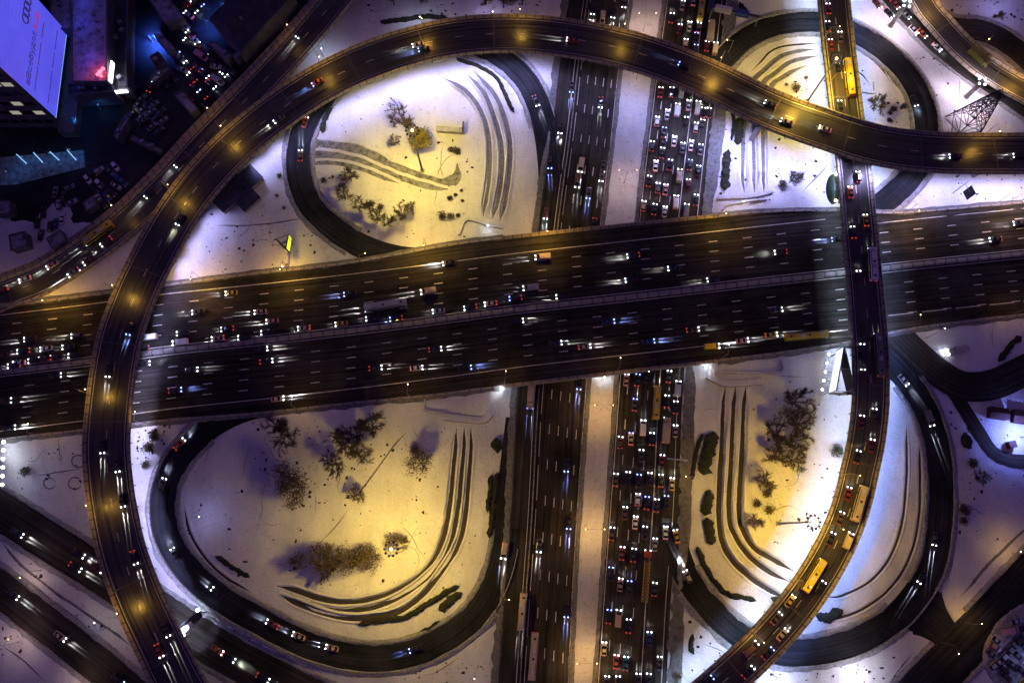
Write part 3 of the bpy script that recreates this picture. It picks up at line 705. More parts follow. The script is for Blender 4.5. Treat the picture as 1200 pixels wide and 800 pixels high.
def car_meshes(kind):
    if kind in CARS: return CARS[kind]
    d = {}
    b = MB(); g = MB()
    if kind == 'saloon':
        L = 4.5; w = .9
        loft(b, [(2.25, .62, .55, .35, .62), (2.1, .82, .76, .25, .74), (1.2, w, .84, .22, .92), (.75, w, .86, .22, .96), (-1.3, w, .86, .22, 1.0), (-1.9, .88, .8, .25, .98), (-2.2, .8, .72, .3, .85), (-2.25, .7, .6, .4, .7)], M['paintcar'])
        loft(g, [(.95, .80, .76, .9, .97), (.15, .80, .62, .9, 1.40), (-1.0, .80, .62, .9, 1.40), (-1.75, .78, .72, .9, 1.0)], M['glass'])
        loft(b, [(.10, .60, .58, 1.38, 1.455), (-.35, .63, .6, 1.39, 1.475), (-.95, .60, .56, 1.38, 1.45)], M['paintcar'])
        wheels(b, (1.4, -1.35), .9)
    elif kind == 'hatchback':
        L = 4.2; w = .9
        loft(b, [(2.1, .66, .58, .35, .66), (1.95, .84, .78, .25, .80), (1.15, w, .84, .22, 1.0), (.8, w, .86, .22, 1.04), (-1.7, w, .86, .22, 1.06), (-2.05, .84, .78, .28, 1.0), (-2.1, .76, .7, .4, .85)], M['paintcar'])
        loft(g, [(1.0, .80, .76, .95, 1.06), (.35, .80, .66, .95, 1.58), (-1.5, .80, .66, .95, 1.58), (-2.0, .78, .70, .95, 1.1)], M['glass'])
        loft(b, [(.28, .64, .62, 1.55, 1.635), (-.5, .67, .64, 1.56, 1.66), (-1.5, .64, .60, 1.55, 1.63)], M['paintcar'])
        wheels(b, (1.3, -1.3), .9)
    elif kind == 'van':
        L = 5.6; w = 1.0
        loft(b, [(2.8, .75, .65, .4, .8), (2.6, .92, .84, .28, 1.0), (1.9, w, .92, .28, 1.25), (1.85, w, .9, .28, 1.3), (1.2, w, .92, .28, 2.2), (-2.6, w, .93, .28, 2.3), (-2.8, .95, .88, .35, 2.1)], M['paintcar'])
        loft(g, [(2.05, .84, .78, 1.18, 1.30), (1.22, .9, .80, 1.3, 2.235)], M['glass'])
        b.box((-.3, 0, 2.33), (1.2, .9, .12), M['paintcar'], 0, .9); wheels(b, (1.8, -1.7), 1.0, .36)
    elif kind == 'truck':
        L = 9.0; w = 1.22
        loft(b, [(4.5, .9, .85, .5, 1.6), (4.4, 1.1, 1.05, .45, 2.4), (3.6, 1.15, 1.1, .45, 2.75), (2.7, 1.15, 1.1, .45, 2.7), (2.65, 1.1, 1.05, .5, 2.5)], M['paintcar'])
        loft(g, [(4.53, .95, .88, 1.65, 1.75), (4.30, .95, .9, 1.7, 2.5)], M['glass'])
        b.box((-.9, 0, .72), (7.2, .9, .4), M['dark']); wheels(b, (3.6, -2.0, -3.2), 1.2, .48)
        k = MB(); k.box((-1.05, 0, 2.15), (6.9, 2.44, 2.35), M['paintcar']); k.box((-1.05, 0, 3.345), (6.7, 2.2, .03), M['paintcar'])
        for x in np.arange(-4.2, 2.3, .9): k.box((x, 0, 3.37), (.06, 2.4, .04), M['steel'])
        d['cargo_box'] = k.mesh('cargo_box')
    elif kind in ('bus', 'long'):
        L = 12.0 if kind == 'bus' else 15.0; w = 1.27; h = L/2
        loft(b, [(h, 1.1, 1.0, .4, 2.5), (h-.15, 1.25, 1.18, .35, 2.95), (-h+.15, 1.25, 1.18, .35, 2.95), (-h, 1.15, 1.05, .4, 2.7)], M['paintcar'])
        for x in (h*.5, -h*.45): b.box((x, 0, 3.06), (1.9, 1.5, .26), M['paintcar'], 0, .85)
        for x in (h*.1, -h*.75): b.box((x, 0, 3.0), (.8, .8, .12), M['dark'], 0, .9)
        for y in (-1.255, 1.255): g.box((0, y, 1.85), (L-1.2, .03, .95), M['glass'])
        g.box((h-.03, 0, 1.95), (.14, 2.0, 1.1), M['glass'])
        wheels(b, (h-2.5, -h+3.2), 1.25, .48)
    if kind in ('bus', 'long'):
        for x in np.arange(-h+1.2, h-1, 1.45): b.box((x, 0, 2.97), (.10, 2.3, .06), M['steel'])
        for x in (h*.72, -h*.2): b.box((x, .1, 3.05), (1.5, 1.25, .24), M['concrete_pale'], 0, .85)
        b.box((0, .95, 2.98), (L*.8, .22, .05), M['slush'])
    d['body'] = b.mesh('body'); d['windows'] = g.mesh('windows')
    hw = {'saloon': .62, 'hatchback': .64, 'van': .74, 'truck': .9, 'bus': .95, 'long': .95}[kind]; hz = {'saloon': .70, 'hatchback': .76, 'van': .95, 'truck': 1.0, 'bus': .9, 'long': .9}[kind]
    tzv = {'saloon': .86, 'hatchback': 1.0, 'van': 1.2, 'truck': 1.1, 'bus': 1.5, 'long': 1.5}[kind]
    for nm_, mt in (('head', 'head'), ('head_blue', 'head_blue'), ('head_off', 'head_off')):
        h = MB(); h.ball((0, 0, 0), .27, M[mt], 7, 4, .55); d[nm_] = h.mesh('headlight')
    for nm_, mt in (('tail', 'tail'), ('tail_off', 'tail_off')):
        h = MB(); h.box((0, 0, 0), (.24, .40, .22), M[mt]); d[nm_] = h.mesh('taillight')
    if kind in ('saloon', 'hatchback', 'van'):
        h = MB(); h.box((0, 0, 0), (.16, .24, .14), M['paintcar']); d['mirror'] = h.mesh('mirror')
    d['L'] = L; d['hw'] = hw; d['hz'] = hz; d['tz'] = tzv
    CARS[kind] = d; return d
PAINT = {'k': ('black', (.012, .012, .015)), 'd': ('dark grey', (.04, .042, .048)), 'g': ('grey', (.16, .16, .17)), 's': ('silver', (.42, .42, .43)), 'w': ('white', (.78, .78, .78)), 'b': ('beige', (.55, .44, .32)),
 'r': ('dark red', (.16, .012, .014)), 'o': ('orange red', (.55, .10, .03)), 'n': ('brown', (.10, .06, .035)), 'u': ('blue', (.02, .07, .26)), 'y': ('yellow', (.62, .46, .02)), 'l': ('olive', (.10, .10, .015)), 't': ('teal', (.02, .16, .22)), 'p': ('pink', (.55, .30, .30))}
LIGHTS = {}
def beam_light(kind, blue):
    k = (kind, blue)
    if k not in LIGHTS:
        l = bpy.data.lights.new('headlight_beam', 'SPOT'); l.color = (.24, .34, 1.0) if blue else (.86, .90, 1.0)
        if kind == 'far': l.energy = 85000 if not blue else 120000; l.spot_size = math.radians(27.0); l.spot_blend = .8
        else: l.energy = 2000; l.spot_size = math.radians(40); l.spot_blend = .8
        l.shadow_soft_size = .05; LIGHTS[k] = l
    return LIGHTS[k]
def place(kind, col, loc, heading, label, cat, group, lights='jam', blue=False, taillit=True):
    d = car_meshes(kind); c = (*PAINT[col][1], 1)
    nm_ = {'saloon': 'car', 'hatchback': 'car', 'van': 'van', 'truck': 'truck', 'bus': 'bus', 'long': 'bus'}[kind]
    t = thing(nm_, label, cat, loc, heading, group)
    o = link('body', d['body'], t); o.color = c; taillit = taillit and random.random() < (.30 if lights == 'far' else .55)
    link('windows', d['windows'], t)
    if 'cargo_box' in d: k = link('cargo_box', d['cargo_box'], t); k.color = c
    on = lights in ('jam', 'far', 'near')
    for s in (1, -1):
        h = link('headlight', d['head_off' if not on else 'head_blue' if blue else 'head'], t, (d['L']/2-.16, s*d['hw'], d['hz']))
        if on:
            l = bpy.data.objects.new('headlight_beam', beam_light('far' if lights == 'far' else 'near', blue)); COL.objects.link(l); l.parent = h
            l.location = (.32, 0, 0); dz = -.29 if lights == 'far' else -.55; l.scale = (.13 if lights == 'far' else .28, 1, 1)
            l.rotation_euler = Vector((1, 0, dz)).to_track_quat('-Z', 'Y').to_euler()
        link('taillight', d['tail' if (on and taillit) else 'tail_off'], t, (-d['L']/2+.06, s*(d['hw']+.02), d['tz']))
        if 'mirror' in d: k = link('mirror', d['mirror'], t, ({'saloon': .75, 'hatchback': .8, 'van': 1.75}[kind], s*1.0, 1.0)); k.color = c
    return t
def on_path(path, px, py, z0=5):
    z = z0
    for _ in range(5):
        q = P(px, py, z); k = int(np.argmin(np.hypot(path[:, 0]-q[0], path[:, 1]-q[1]))); z = path[k, 2]
    q = P(px, py, z+.9); q[2] = z
    t = tangents(path)[k]; n = (-t[1], t[0])
    return q, t, k, (q[0]-path[k, 0])*n[0]+(q[1]-path[k, 1])*n[1]
KIND = {'c': 'saloon', 'h': 'hatchback', 'v': 'van', 'T': 'truck', 'U': 'bus', 'X': 'long'}
NAME = {'c': 'car', 'h': 'car', 'v': 'van', 'T': 'truck', 'U': 'bus', 'X': 'long bus'}
nveh = [0]
def traffic(path, forward, data, road, end, lane_w, group, lights='jam', sidenames=('left', 'right'), jit=.03, z0=5, dzs=0.03):
    """data: 'x,y,<colour><kind>[*=blue lamps][!=far beams]' ..."""
    items = []
    for tok in data.split():
        a = tok.split(','); q, t, k, off = on_path(path, float(a[0]), float(a[1]), z0)
        items.append((q, t, k, off, a[2]))
    lanes = sorted(set(round(i[3]/lane_w) for i in items))
    for ln in lanes:
        row = sorted([i for i in items if round(i[3]/lane_w) == ln], key=lambda i: i[2])
        for r, (q, t, k, off, cd) in enumerate(row):
            li = lanes.index(ln)
            col, kd = cd[0], cd[1]; blue = '*' in cd; lt = 'far' if '!' in cd else 'off' if '-' in cd else lights
            rz = math.atan2(t[1], t[0])+(0 if forward else math.pi)+random.uniform(-jit, jit)
            nm_ = 'taxi' if (col == 'y' and kd in 'ch') else NAME[kd]
            lab = '%s %s %s, %s' % (PAINT[col][0], nm_, road, (ORD[r]+' '+end if len(row) > 1 else 'alone there'))
            if len(lanes) > 1: lab += ', lane %s' % ['one', 'two', 'three', 'four', 'five', 'six', 'seven', 'eight', 'nine', 'ten', 'eleven'][li]
            cat = {'c': 'car', 'h': 'car', 'v': 'van', 'T': 'truck', 'U': 'bus', 'X': 'bus'}[kd]
            z = q[2]+dzs
            place(KIND[kd], col, (q[0], q[1], z), rz, lab, cat, group, lt, blue); nveh[0] += 1
nE = off_between(ns_MR, ns_ER, .5); nW = off_between(ns_WL, ns_ML, .5)
traffic(nE, False, """800,6,bc 813,1,sc 821.5,9,yU 787,21,kc 796.5,34,rc 808,31,wc 819,32,gc 832.5,37,bT 803.5,51,bh 815.5,44,kc* 815.5,58,dc* 828.5,54,rc 838,57,bv 833,4,dT
774,108,rc 787,108,kc 798.5,107,wv 793.5,129,wv 782,134,wc 770,142,wh 807,123,wc 817.5,126,wv 804,143,kc 815.5,149,sh 778,155,kc* 827,118,dc 824,132,kc 790,165,wc 831,132,dh 823,146,dc
777,166,kc 764,171,dh 776,179,dc 800,173,gc 810,170,wc 821,175,dc 768.5,194,wc 785,193,kc 808.5,193,dc* 818.5,200,dc 796,206,bv 760.5,212,kc 771,220,gh 780,222,pc 806.5,216,rc 792,237,wv 815.5,234,kc
779,248,wc 754,241,bh 804,247,gv 767,245,kc""", 'in the jam above the wide bridge', 'from the top', 3.55, 'cars in the jam on the northbound lanes')
traffic(nE, False, """734,445,pc 747,445,kc* 757.5,441,kc 784,441,gc 794.5,455,wv 744,474,dc* 769,472,yU 781.5,470,kc 792,477,dc 739.5,514,bc* 753.5,501,wv 764,514,kc 780.5,504,bT 791.5,505,bc
727,518,nh 751.5,534,dc 776,540,rc 721.5,562,nc 736,560,kc 748.5,563,kc* 761.5,561,dc 774.5,563,lc 787.5,567,bc 747.5,585,wh 758,589,kc* 769.5,592,dc 781,588,kc*
732.5,601,nc 744.5,612,wc 755.5,624,kc 780,624,wc 767.5,638,sc 717,625,kc 729,648,rc 742.5,650,kc 715.5,672,kc* 727,685,pc 737.5,688,kc* 767,690,dc 713.5,722,kc* 724.5,724,bv 736.5,733,kc
761,748,uc 708,760,bc 722,775,oc 733.5,777,tc 773,777,dc 760,797,dc 711,800,dc 724,800,kc 748,797,dc""", 'in the jam below the wide bridge', 'from the bridge', 3.6, 'cars in the jam on the northbound lanes')
traffic(ring['H'][0], False, '793,628,yc 806,675,bh!', 'turning on the entry of the loop beside the jam', 'from the jam', 30, 'cars on the loop ramps')
traffic(nW, True, """670,102,dc*! 704,120,dc! 695,11,kc! 719,15,kc! 706,22,bv! 732,3,dc! 707,195,dc! 681,194,bv! 677,212,nv! 690,226,kc*! 705,206,dc! 696,262,kc*! 640,250,rc! 657,150,kc!
679,449,kc*! 622,464,bT*! 664,545,kc*! 667,612,kc*! 632,639,dc! 664,715,kc*! 612,716,bU! 625,768,bX!""", 'on the southbound lanes', 'from the top', 3.6, 'vehicles on the southbound lanes', 'far')
traffic(ew_M, False, """35,397,kc! 90,393,dh! 54,408,wc 27,411,kc 2,416,rc 22,425,wc 52,420,rc 80,406,dc 87,416,kc 16,428,dc 40,422,kc 66,418,dc 175,395,wv 167,408,dc 211,401,wv 214,390,kc 255,396,bc 266,385,kc 286,395,kc
232,365,nc! 271,343,yc! 305,365,bc! 319,376,pc! 313,389,kc 356,384,bc 400,379,yc 410,344,kc*! 436,372.5,kc 452,358,sX! 464,373,kc* 514,364,sc 551,360,kc 575,355.5,bc 502,341,bv! 526,308,kc!
622,337,sv 604,349,kc* 659,347,kc! 636,301,bv! 742,299,dc! 790,314,dc! 740,327.5,kc! 836,327,kc! 915,295,kc! 982,280,kc*! 1167,280,dc! 1195,261,dc!""", 'westbound on the crossing highway', 'from the left', 3.72, 'vehicles on the upper half of the crossing highway', 'jam')
traffic(ew_M, True, """606,376,kc! 713,377,uc*! 651,402,dc! 685,406,bc! 760,400,uc*! 812,386,nc! 834,406,yv! 870,399,pc! 944,394,yX! 904,392,yc! 910,363,dc! 510,409,dc! 488,431,wc! 545,431,kc*! 440,431,dc! 312,423,kc! 306,409,dc! 325,467,bc! 168,426,kc! 224,433,nc! 205,457,kc*! 64,440,kc! 4,470,nv! 10,501,kc!""", 'eastbound on the crossing highway', 'from the left', 3.72, 'vehicles on the lower half of the crossing highway', 'far')
traffic(pA, True, """1120,183,kc! 1195,182,kc! 967,151,wc! 922,143,dc! 903,122,dc! 802,77,kc*! 671,47,oc! 497,57,kc*! 490,52,bc! 372,96,oc*! 327,139,gc! 211,257,dc! 152,385,kc*! 127,434,kc! 120,523,kc! 137,545,nc! 143,586,kc! 157,653,kc! 194,738,nc! 186,762,oc!""", 'on the curved flyover', 'from its right end', 40, 'vehicles on the curved flyover', 'far', z0=14, dzs=.06)
traffic(pB, False, """971,10,rc 970.6,31,kc 985,43,gc 974,52,rc 982,80,kc 994.5,92,yX 985,124,kc 1006,207,nh 997,225,oc 1015,258,yc 1000,272,kc 1022,310,wU 1007,324,rc 1029.5,416,gX 1011,410,kc 1012,440,rc 1025,486,nc 1010,494,rc 1022,522,rc 1005,535,kc 994,578,rc 1006,590,bU 985,607,nc 974,631,kc 994,633,bv 953,674,yU 962,688,kc 926,704,yc 910,724,nc 917,743,bc 880,759,nv 900,765,kc* 877,787,kc 829,798,kc*""", 'on the narrower flyover', 'from the top', 3.3, 'vehicles on the narrower flyover', 'jam', z0=12, dzs=.06)
traffic(pI, False, """352,39,dc! 210,190,dc! 175,226,kc! 116,274,yU 124,283,rc! 104,305,rc 86,319,gc! 61,310,pc! 29,327,wc! 2,340,rc""", 'on the elevated road by the dark city', 'from the left', 30, 'vehicles on the elevated road', 'far', z0=7, dzs=.06)
traffic(ring['G'][0], False, """254,694,kc! 205,649,kc! 350,745,bc! 389,759,bc! 487,760,kc*! 190,567,gh! 210,520,oc 591,645,bv! 319,731,rc""", 'on the large loop', 'from the highway end', 30, 'cars on the loop ramps', 'far')
traffic(ring['H'][0], False, """1059,445,sc! 1089,490,gv 1096,631,dc! 1081,676,kc!""", 'on the loop under the narrower flyover', 'from the junction end', 30, 'cars on the loop ramps', 'far')
traffic(ring['E'][0], False, """628,118,kc! 644,191,kc*! 357,143,oc 352,182,nc""", 'on the loop with the yellow treetop', 'from the motorway', 30, 'cars on the loop ramps', 'far')
traffic(ring['F'][0], True, '1072,118,kc!', 'on the loop under the flyover crossing', '', 30, 'cars on the loop ramps', 'far')
traffic(side['lower_road'][0], True, '20,624,dc! 92,648,kc! 88,664,kc! 113,665,rc 254,761,oc 268,770,kc! 308,794,kc!', 'on the lower road', 'from the left', 30, 'cars on the lower roads', 'far')
traffic(side['outer_road'][0], True, '15,696,dc! 70,745,bc! 138,796,kc*!', 'on the outer road', 'from the left', 30, 'cars on the lower roads', 'far')
traffic(side['upper_slip_road'][0], True, '1028,4,rc 1042,15,kc 1049,5,rc 1062,17,gc 1071,35,wc 1081,39,oc 1098,55,wc', 'on the slip road in the upper right', 'from the top', 30, 'cars on the slip road')
traffic(pK, True, '1146,68,lT-', 'with its lamps off on the amber elevated road', '', 30, 'vehicles on the corner flyover', z0=8)
# ================================================================ painted shade of the terraces, paths, hedges on the snow
def band(pts, w=1.15, name='terrace_shade_band', mat='soil', rim=.32, inner=None):  # rimmed strip for tracks and paths; on terraces its dark floor is painted shade
    vw = .35 if name == 'terrace_shade_band' else .5 if name == 'muddy_track' else 1.0
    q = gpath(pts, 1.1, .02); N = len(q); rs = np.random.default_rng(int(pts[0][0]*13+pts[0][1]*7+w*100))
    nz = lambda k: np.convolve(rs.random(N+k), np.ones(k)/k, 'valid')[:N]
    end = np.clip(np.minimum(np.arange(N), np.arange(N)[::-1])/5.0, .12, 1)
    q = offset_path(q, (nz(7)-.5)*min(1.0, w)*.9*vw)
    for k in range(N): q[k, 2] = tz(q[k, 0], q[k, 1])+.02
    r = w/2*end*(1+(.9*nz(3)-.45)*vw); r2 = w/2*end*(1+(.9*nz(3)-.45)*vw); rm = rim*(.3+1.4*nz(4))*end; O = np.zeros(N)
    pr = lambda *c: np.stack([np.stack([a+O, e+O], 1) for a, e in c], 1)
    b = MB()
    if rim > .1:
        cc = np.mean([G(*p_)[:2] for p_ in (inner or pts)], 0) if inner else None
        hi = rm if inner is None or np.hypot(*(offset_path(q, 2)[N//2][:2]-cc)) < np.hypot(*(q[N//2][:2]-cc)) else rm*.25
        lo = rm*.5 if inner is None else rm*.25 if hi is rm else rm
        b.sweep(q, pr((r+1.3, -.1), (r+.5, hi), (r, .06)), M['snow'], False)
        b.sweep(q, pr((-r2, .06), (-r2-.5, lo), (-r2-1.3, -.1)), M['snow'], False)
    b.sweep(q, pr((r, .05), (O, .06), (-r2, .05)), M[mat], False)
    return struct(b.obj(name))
M['mud'] = snow('muddy snow', .34, (.05, .04, .03), 1.1, .6, .35)
TERRACE_BANDS = [
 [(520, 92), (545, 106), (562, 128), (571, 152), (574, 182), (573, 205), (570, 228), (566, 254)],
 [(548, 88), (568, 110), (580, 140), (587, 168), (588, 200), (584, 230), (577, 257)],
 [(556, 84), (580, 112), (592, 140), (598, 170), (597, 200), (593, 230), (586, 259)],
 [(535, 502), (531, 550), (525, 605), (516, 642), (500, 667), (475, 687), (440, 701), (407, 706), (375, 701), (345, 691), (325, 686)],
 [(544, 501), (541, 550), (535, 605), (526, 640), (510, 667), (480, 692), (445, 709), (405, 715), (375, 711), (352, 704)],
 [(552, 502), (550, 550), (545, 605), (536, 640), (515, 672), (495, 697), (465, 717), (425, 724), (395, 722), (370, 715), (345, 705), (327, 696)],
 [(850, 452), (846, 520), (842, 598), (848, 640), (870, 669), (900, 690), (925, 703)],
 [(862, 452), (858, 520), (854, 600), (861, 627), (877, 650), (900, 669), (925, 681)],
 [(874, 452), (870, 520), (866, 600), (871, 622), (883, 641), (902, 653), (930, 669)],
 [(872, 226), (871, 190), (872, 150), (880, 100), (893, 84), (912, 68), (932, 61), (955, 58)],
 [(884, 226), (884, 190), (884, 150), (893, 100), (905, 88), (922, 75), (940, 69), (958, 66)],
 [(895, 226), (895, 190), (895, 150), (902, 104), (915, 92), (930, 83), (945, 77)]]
for i_, d in enumerate(TERRACE_BANDS): band(d, 1.65, 'terrace_shade_band', 'slush' if i_ < 3 or i_ > 8 else 'soil', 1.0, [[(490, 200)], [(440, 590)], [(915, 590)], [(945, 130)]][i_//3])  # dark floor colour stands in for the shadow behind each terrace step
for d in [[(880, 84), (892, 72), (901, 62), (912, 56), (930, 53), (958, 51)], [(1003, 57), (1022, 70), (1034, 82), (1043, 95)], [(998, 80), (1010, 88), (1020, 100)],
          [(216, 592), (222, 622), (238, 650), (262, 674), (295, 694)], [(1077, 520), (1078, 560), (1077, 600), (1070, 640), (1053, 676), (1028, 702), (995, 720), (955, 727)], [(1062, 500), (1062, 560), (1057, 610), (1044, 650), (1020, 680), (985, 698), (965, 698)]]:
    band(d, .8)
band([(350, 166), (366, 170), (400, 173), (430, 181), (452, 194), (475, 203), (500, 212), (520, 216), (534, 208), (536, 192)], 4.6, 'muddy_track', 'mud', .2)
band([(352, 182), (367, 182), (395, 184), (425, 192), (452, 204), (478, 213), (505, 221), (525, 222)], 3.4, 'muddy_track', 'mud', .2)
band([(354, 194), (368, 192), (392, 191), (420, 197), (445, 207), (468, 215)], 1.6, 'muddy_track', 'mud', .12)
for d, w in [([(250, 264), (290, 264), (330, 260), (362, 255)], .5), ([(412, 588), (428, 568), (445, 545), (462, 522), (478, 505)], .55), ([(462, 596), (430, 640), (400, 600)], .3) if False else ([(370, 640), (392, 618), (410, 594)], .4), ([(483, 500), (492, 518)], .3),
             ([(1165, 378), (1162, 395), (1166, 415)], .35), ([(1206, 614), (1180, 640), (1155, 665), (1138, 684), (1126, 698)], .9), ([(1000, 780), (1040, 790), (1062, 768), (1070, 764)], .4) if False else ([(1042, 800), (1058, 778), (1070, 764)], .6),
             ([(0, 632), (22, 658), (60, 690), (100, 718), (130, 738), (155, 758)], .8), ([(40, 558), (75, 552), (100, 548)], .4), ([(68, 508), (70, 530), (72, 545)], .3), ([(820, 752), (845, 762), (852, 768)], .4), ([(0, 755), (30, 775), (55, 800)], .5), ([(430, 20), (434, 26), (440, 27)], .8), ([(600, 70), (610, 78), (622, 82), (632, 96), (645, 100)], .5),
             ([(300, 550), (330, 560)], .3), ([(540, 768), (520, 782), (500, 792)], .35), ([(820, 480), (845, 478)], .2), ([(905, 440), (945, 442)], .25), ([(250, 455), (262, 470)], .3) if False else ([(940, 225), (960, 205), (972, 190)], .6)]:
    band(d, w, 'trodden_path', 'slush', .06)
for px, py, r in [(58, 566, 7), (88, 566, 7.5), (92, 540, 8)]:
    band([(px+r*math.cos(a), py+r*.9*math.sin(a)) for a in np.linspace(0, 6.28, 14)], .45, 'tyre_ring_track', 'slush', .05)
band([(503, 218), (512, 214), (522, 210), (530, 206)], 4.6, 'muddy_track', 'mud', .1)
band([(516, 222), (526, 216), (533, 206), (535, 196)], 3.6, 'muddy_track', 'mud', .1)
rs_ = random.Random(21)
for x0, y0, x1, y1, n in [(385, 100, 540, 260, 9), (225, 500, 515, 680, 16), (890, 480, 975, 640, 6), (250, 245, 360, 310, 5), (1110, 500, 1195, 630, 6), (1080, 60, 1180, 150, 5), (20, 515, 95, 570, 4), (840, 150, 960, 230, 5), (1050, 480, 1070, 680, 3), (420, 5, 600, 20, 4)]:
    for _ in range(n):      # footprints and ski tracks that wander over the snow
        x, y, a = rs_.uniform(x0, x1), rs_.uniform(y0, y1), rs_.uniform(0, 6.28); pts = [(x, y)]
        for _k in range(rs_.randint(3, 7)):
            a += rs_.gauss(0, .45); x += 11*math.cos(a); y += 11*math.sin(a)
            if not (x0 < x < x1 and y0 < y < y1): break
            pts.append((x, y))
        if len(pts) > 2: band(pts, rs_.choice([.22, .3, .4]), 'trodden_path', 'bank', .06)
# small bare patches of earth in the snow
b = MB()
def clod(b, q, r, mat):
    n = 7; ang = sorted(random.uniform(0, 6.28) for _ in range(n)); 
    ring_ = [(q[0]+r*random.uniform(.5, 1.1)*math.cos(a), q[1]+r*random.uniform(.5, 1.1)*math.sin(a)) for a in ang]
    vs = [(q[0], q[1], q[2]+.22+r*.12)]+[(x, y, float(tz(x, y))+.03) for x, y in ring_]
    b.add(vs, [(0, 1+i, 1+(i+1) % n) for i in range(n)], mat)
regions = [((370, 120, 560, 280), 70), ((215, 490, 560, 690), 150), ((870, 440, 985, 660), 60), ((240, 250, 370, 320), 70), ((1060, 60, 1180, 150), 40), ((880, 70, 950, 120), 14), ((830, 140, 970, 235), 45), ((1110, 480, 1200, 640), 40), ((20, 520, 100, 575), 25), ((700, 450, 720, 640), 22), ((690, 640, 704, 760), 14), ((722, 110, 748, 260), 26), ((1080, 205, 1200, 235), 16), ((790, 720, 850, 800), 14), ((1000, 60, 1060, 150), 20), ((300, 500, 420, 600), 60), ((430, 2, 640, 20), 40), ((0, 655, 120, 780), 50), ((160, 490, 200, 540), 40), ((1060, 0, 1075, 10), 4), ((900, 770, 1060, 798), 40), ((460, 775, 590, 800), 30), ((1110, 0, 1200, 30), 30)]
for (x0, y0, x1, y1), n in regions:
    for _ in range(n):
        clod(b, G(random.uniform(x0, x1), random.uniform(y0, y1)), random.choice([.25, .3, .4, .5, .8]), M['soil'])
o = b.obj('bare_earth_patches'); o['kind'] = 'stuff'; o['label'] = 'small dark patches of bare earth and dead grass scattered over the snow'; o['category'] = 'earth'

def hedge(pts, w, h, label, seed, mat='hedge'):
    q = gpath(pts, .55); r = np.random.default_rng(seed); N = len(q)
    nz = lambda k: np.convolve(r.random(N+k), np.ones(k)/k, 'valid')[:N]
    a, c, hh = w*(.35+.5*nz(3)), w*(.35+.5*nz(3)), h*(.6+.7*nz(2))
    end = np.minimum(1, np.minimum(np.arange(N), np.arange(N)[::-1])/2.5+.15); a *= end; c *= end
    pr = np.zeros((N, 6, 2)); pr[:, 0] = np.stack([a, -.2+0*a], 1); pr[:, 1] = np.stack([a*(.85+.4*r.random(N)), hh*.55], 1); pr[:, 2] = np.stack([a*.4, hh], 1)
    pr[:, 3] = np.stack([-c*.4, hh*(.8+.3*r.random(N))], 1); pr[:, 4] = np.stack([-c*(.85+.4*r.random(N)), hh*.5], 1); pr[:, 5] = np.stack([-c, -.2+0*c], 1)
    b = MB(); b.sweep(q, pr, M[mat], True); t = thing('hedge', label, 'hedge', tuple(q[N//2]), 0, 'dark hedges on the snow')
    oo = q[N//2]; b.v = [(x-oo[0], y-oo[1], z-oo[2]) for x, y, z in b.v]; b.obj('foliage', t)
    k = MB()
    for i in range(0, N, 2):
        for _ in range(8):
            p = q[i]-oo+np.array([r.normal(0, w*.5), r.normal(0, w*.5), h*r.uniform(.4, 1.15)]); s = r.uniform(.12, .35)
            d1 = r.normal(0, 1, 3); d1 /= np.linalg.norm(d1); d2 = np.cross(d1, r.normal(0, 1, 3)); d2 /= np.linalg.norm(d2)+1e-6
            k.add([p-d1*s, p+d2*s*.6, p+d1*s], [(0, 1, 2)], M[mat])
    k.obj('twigs', t)
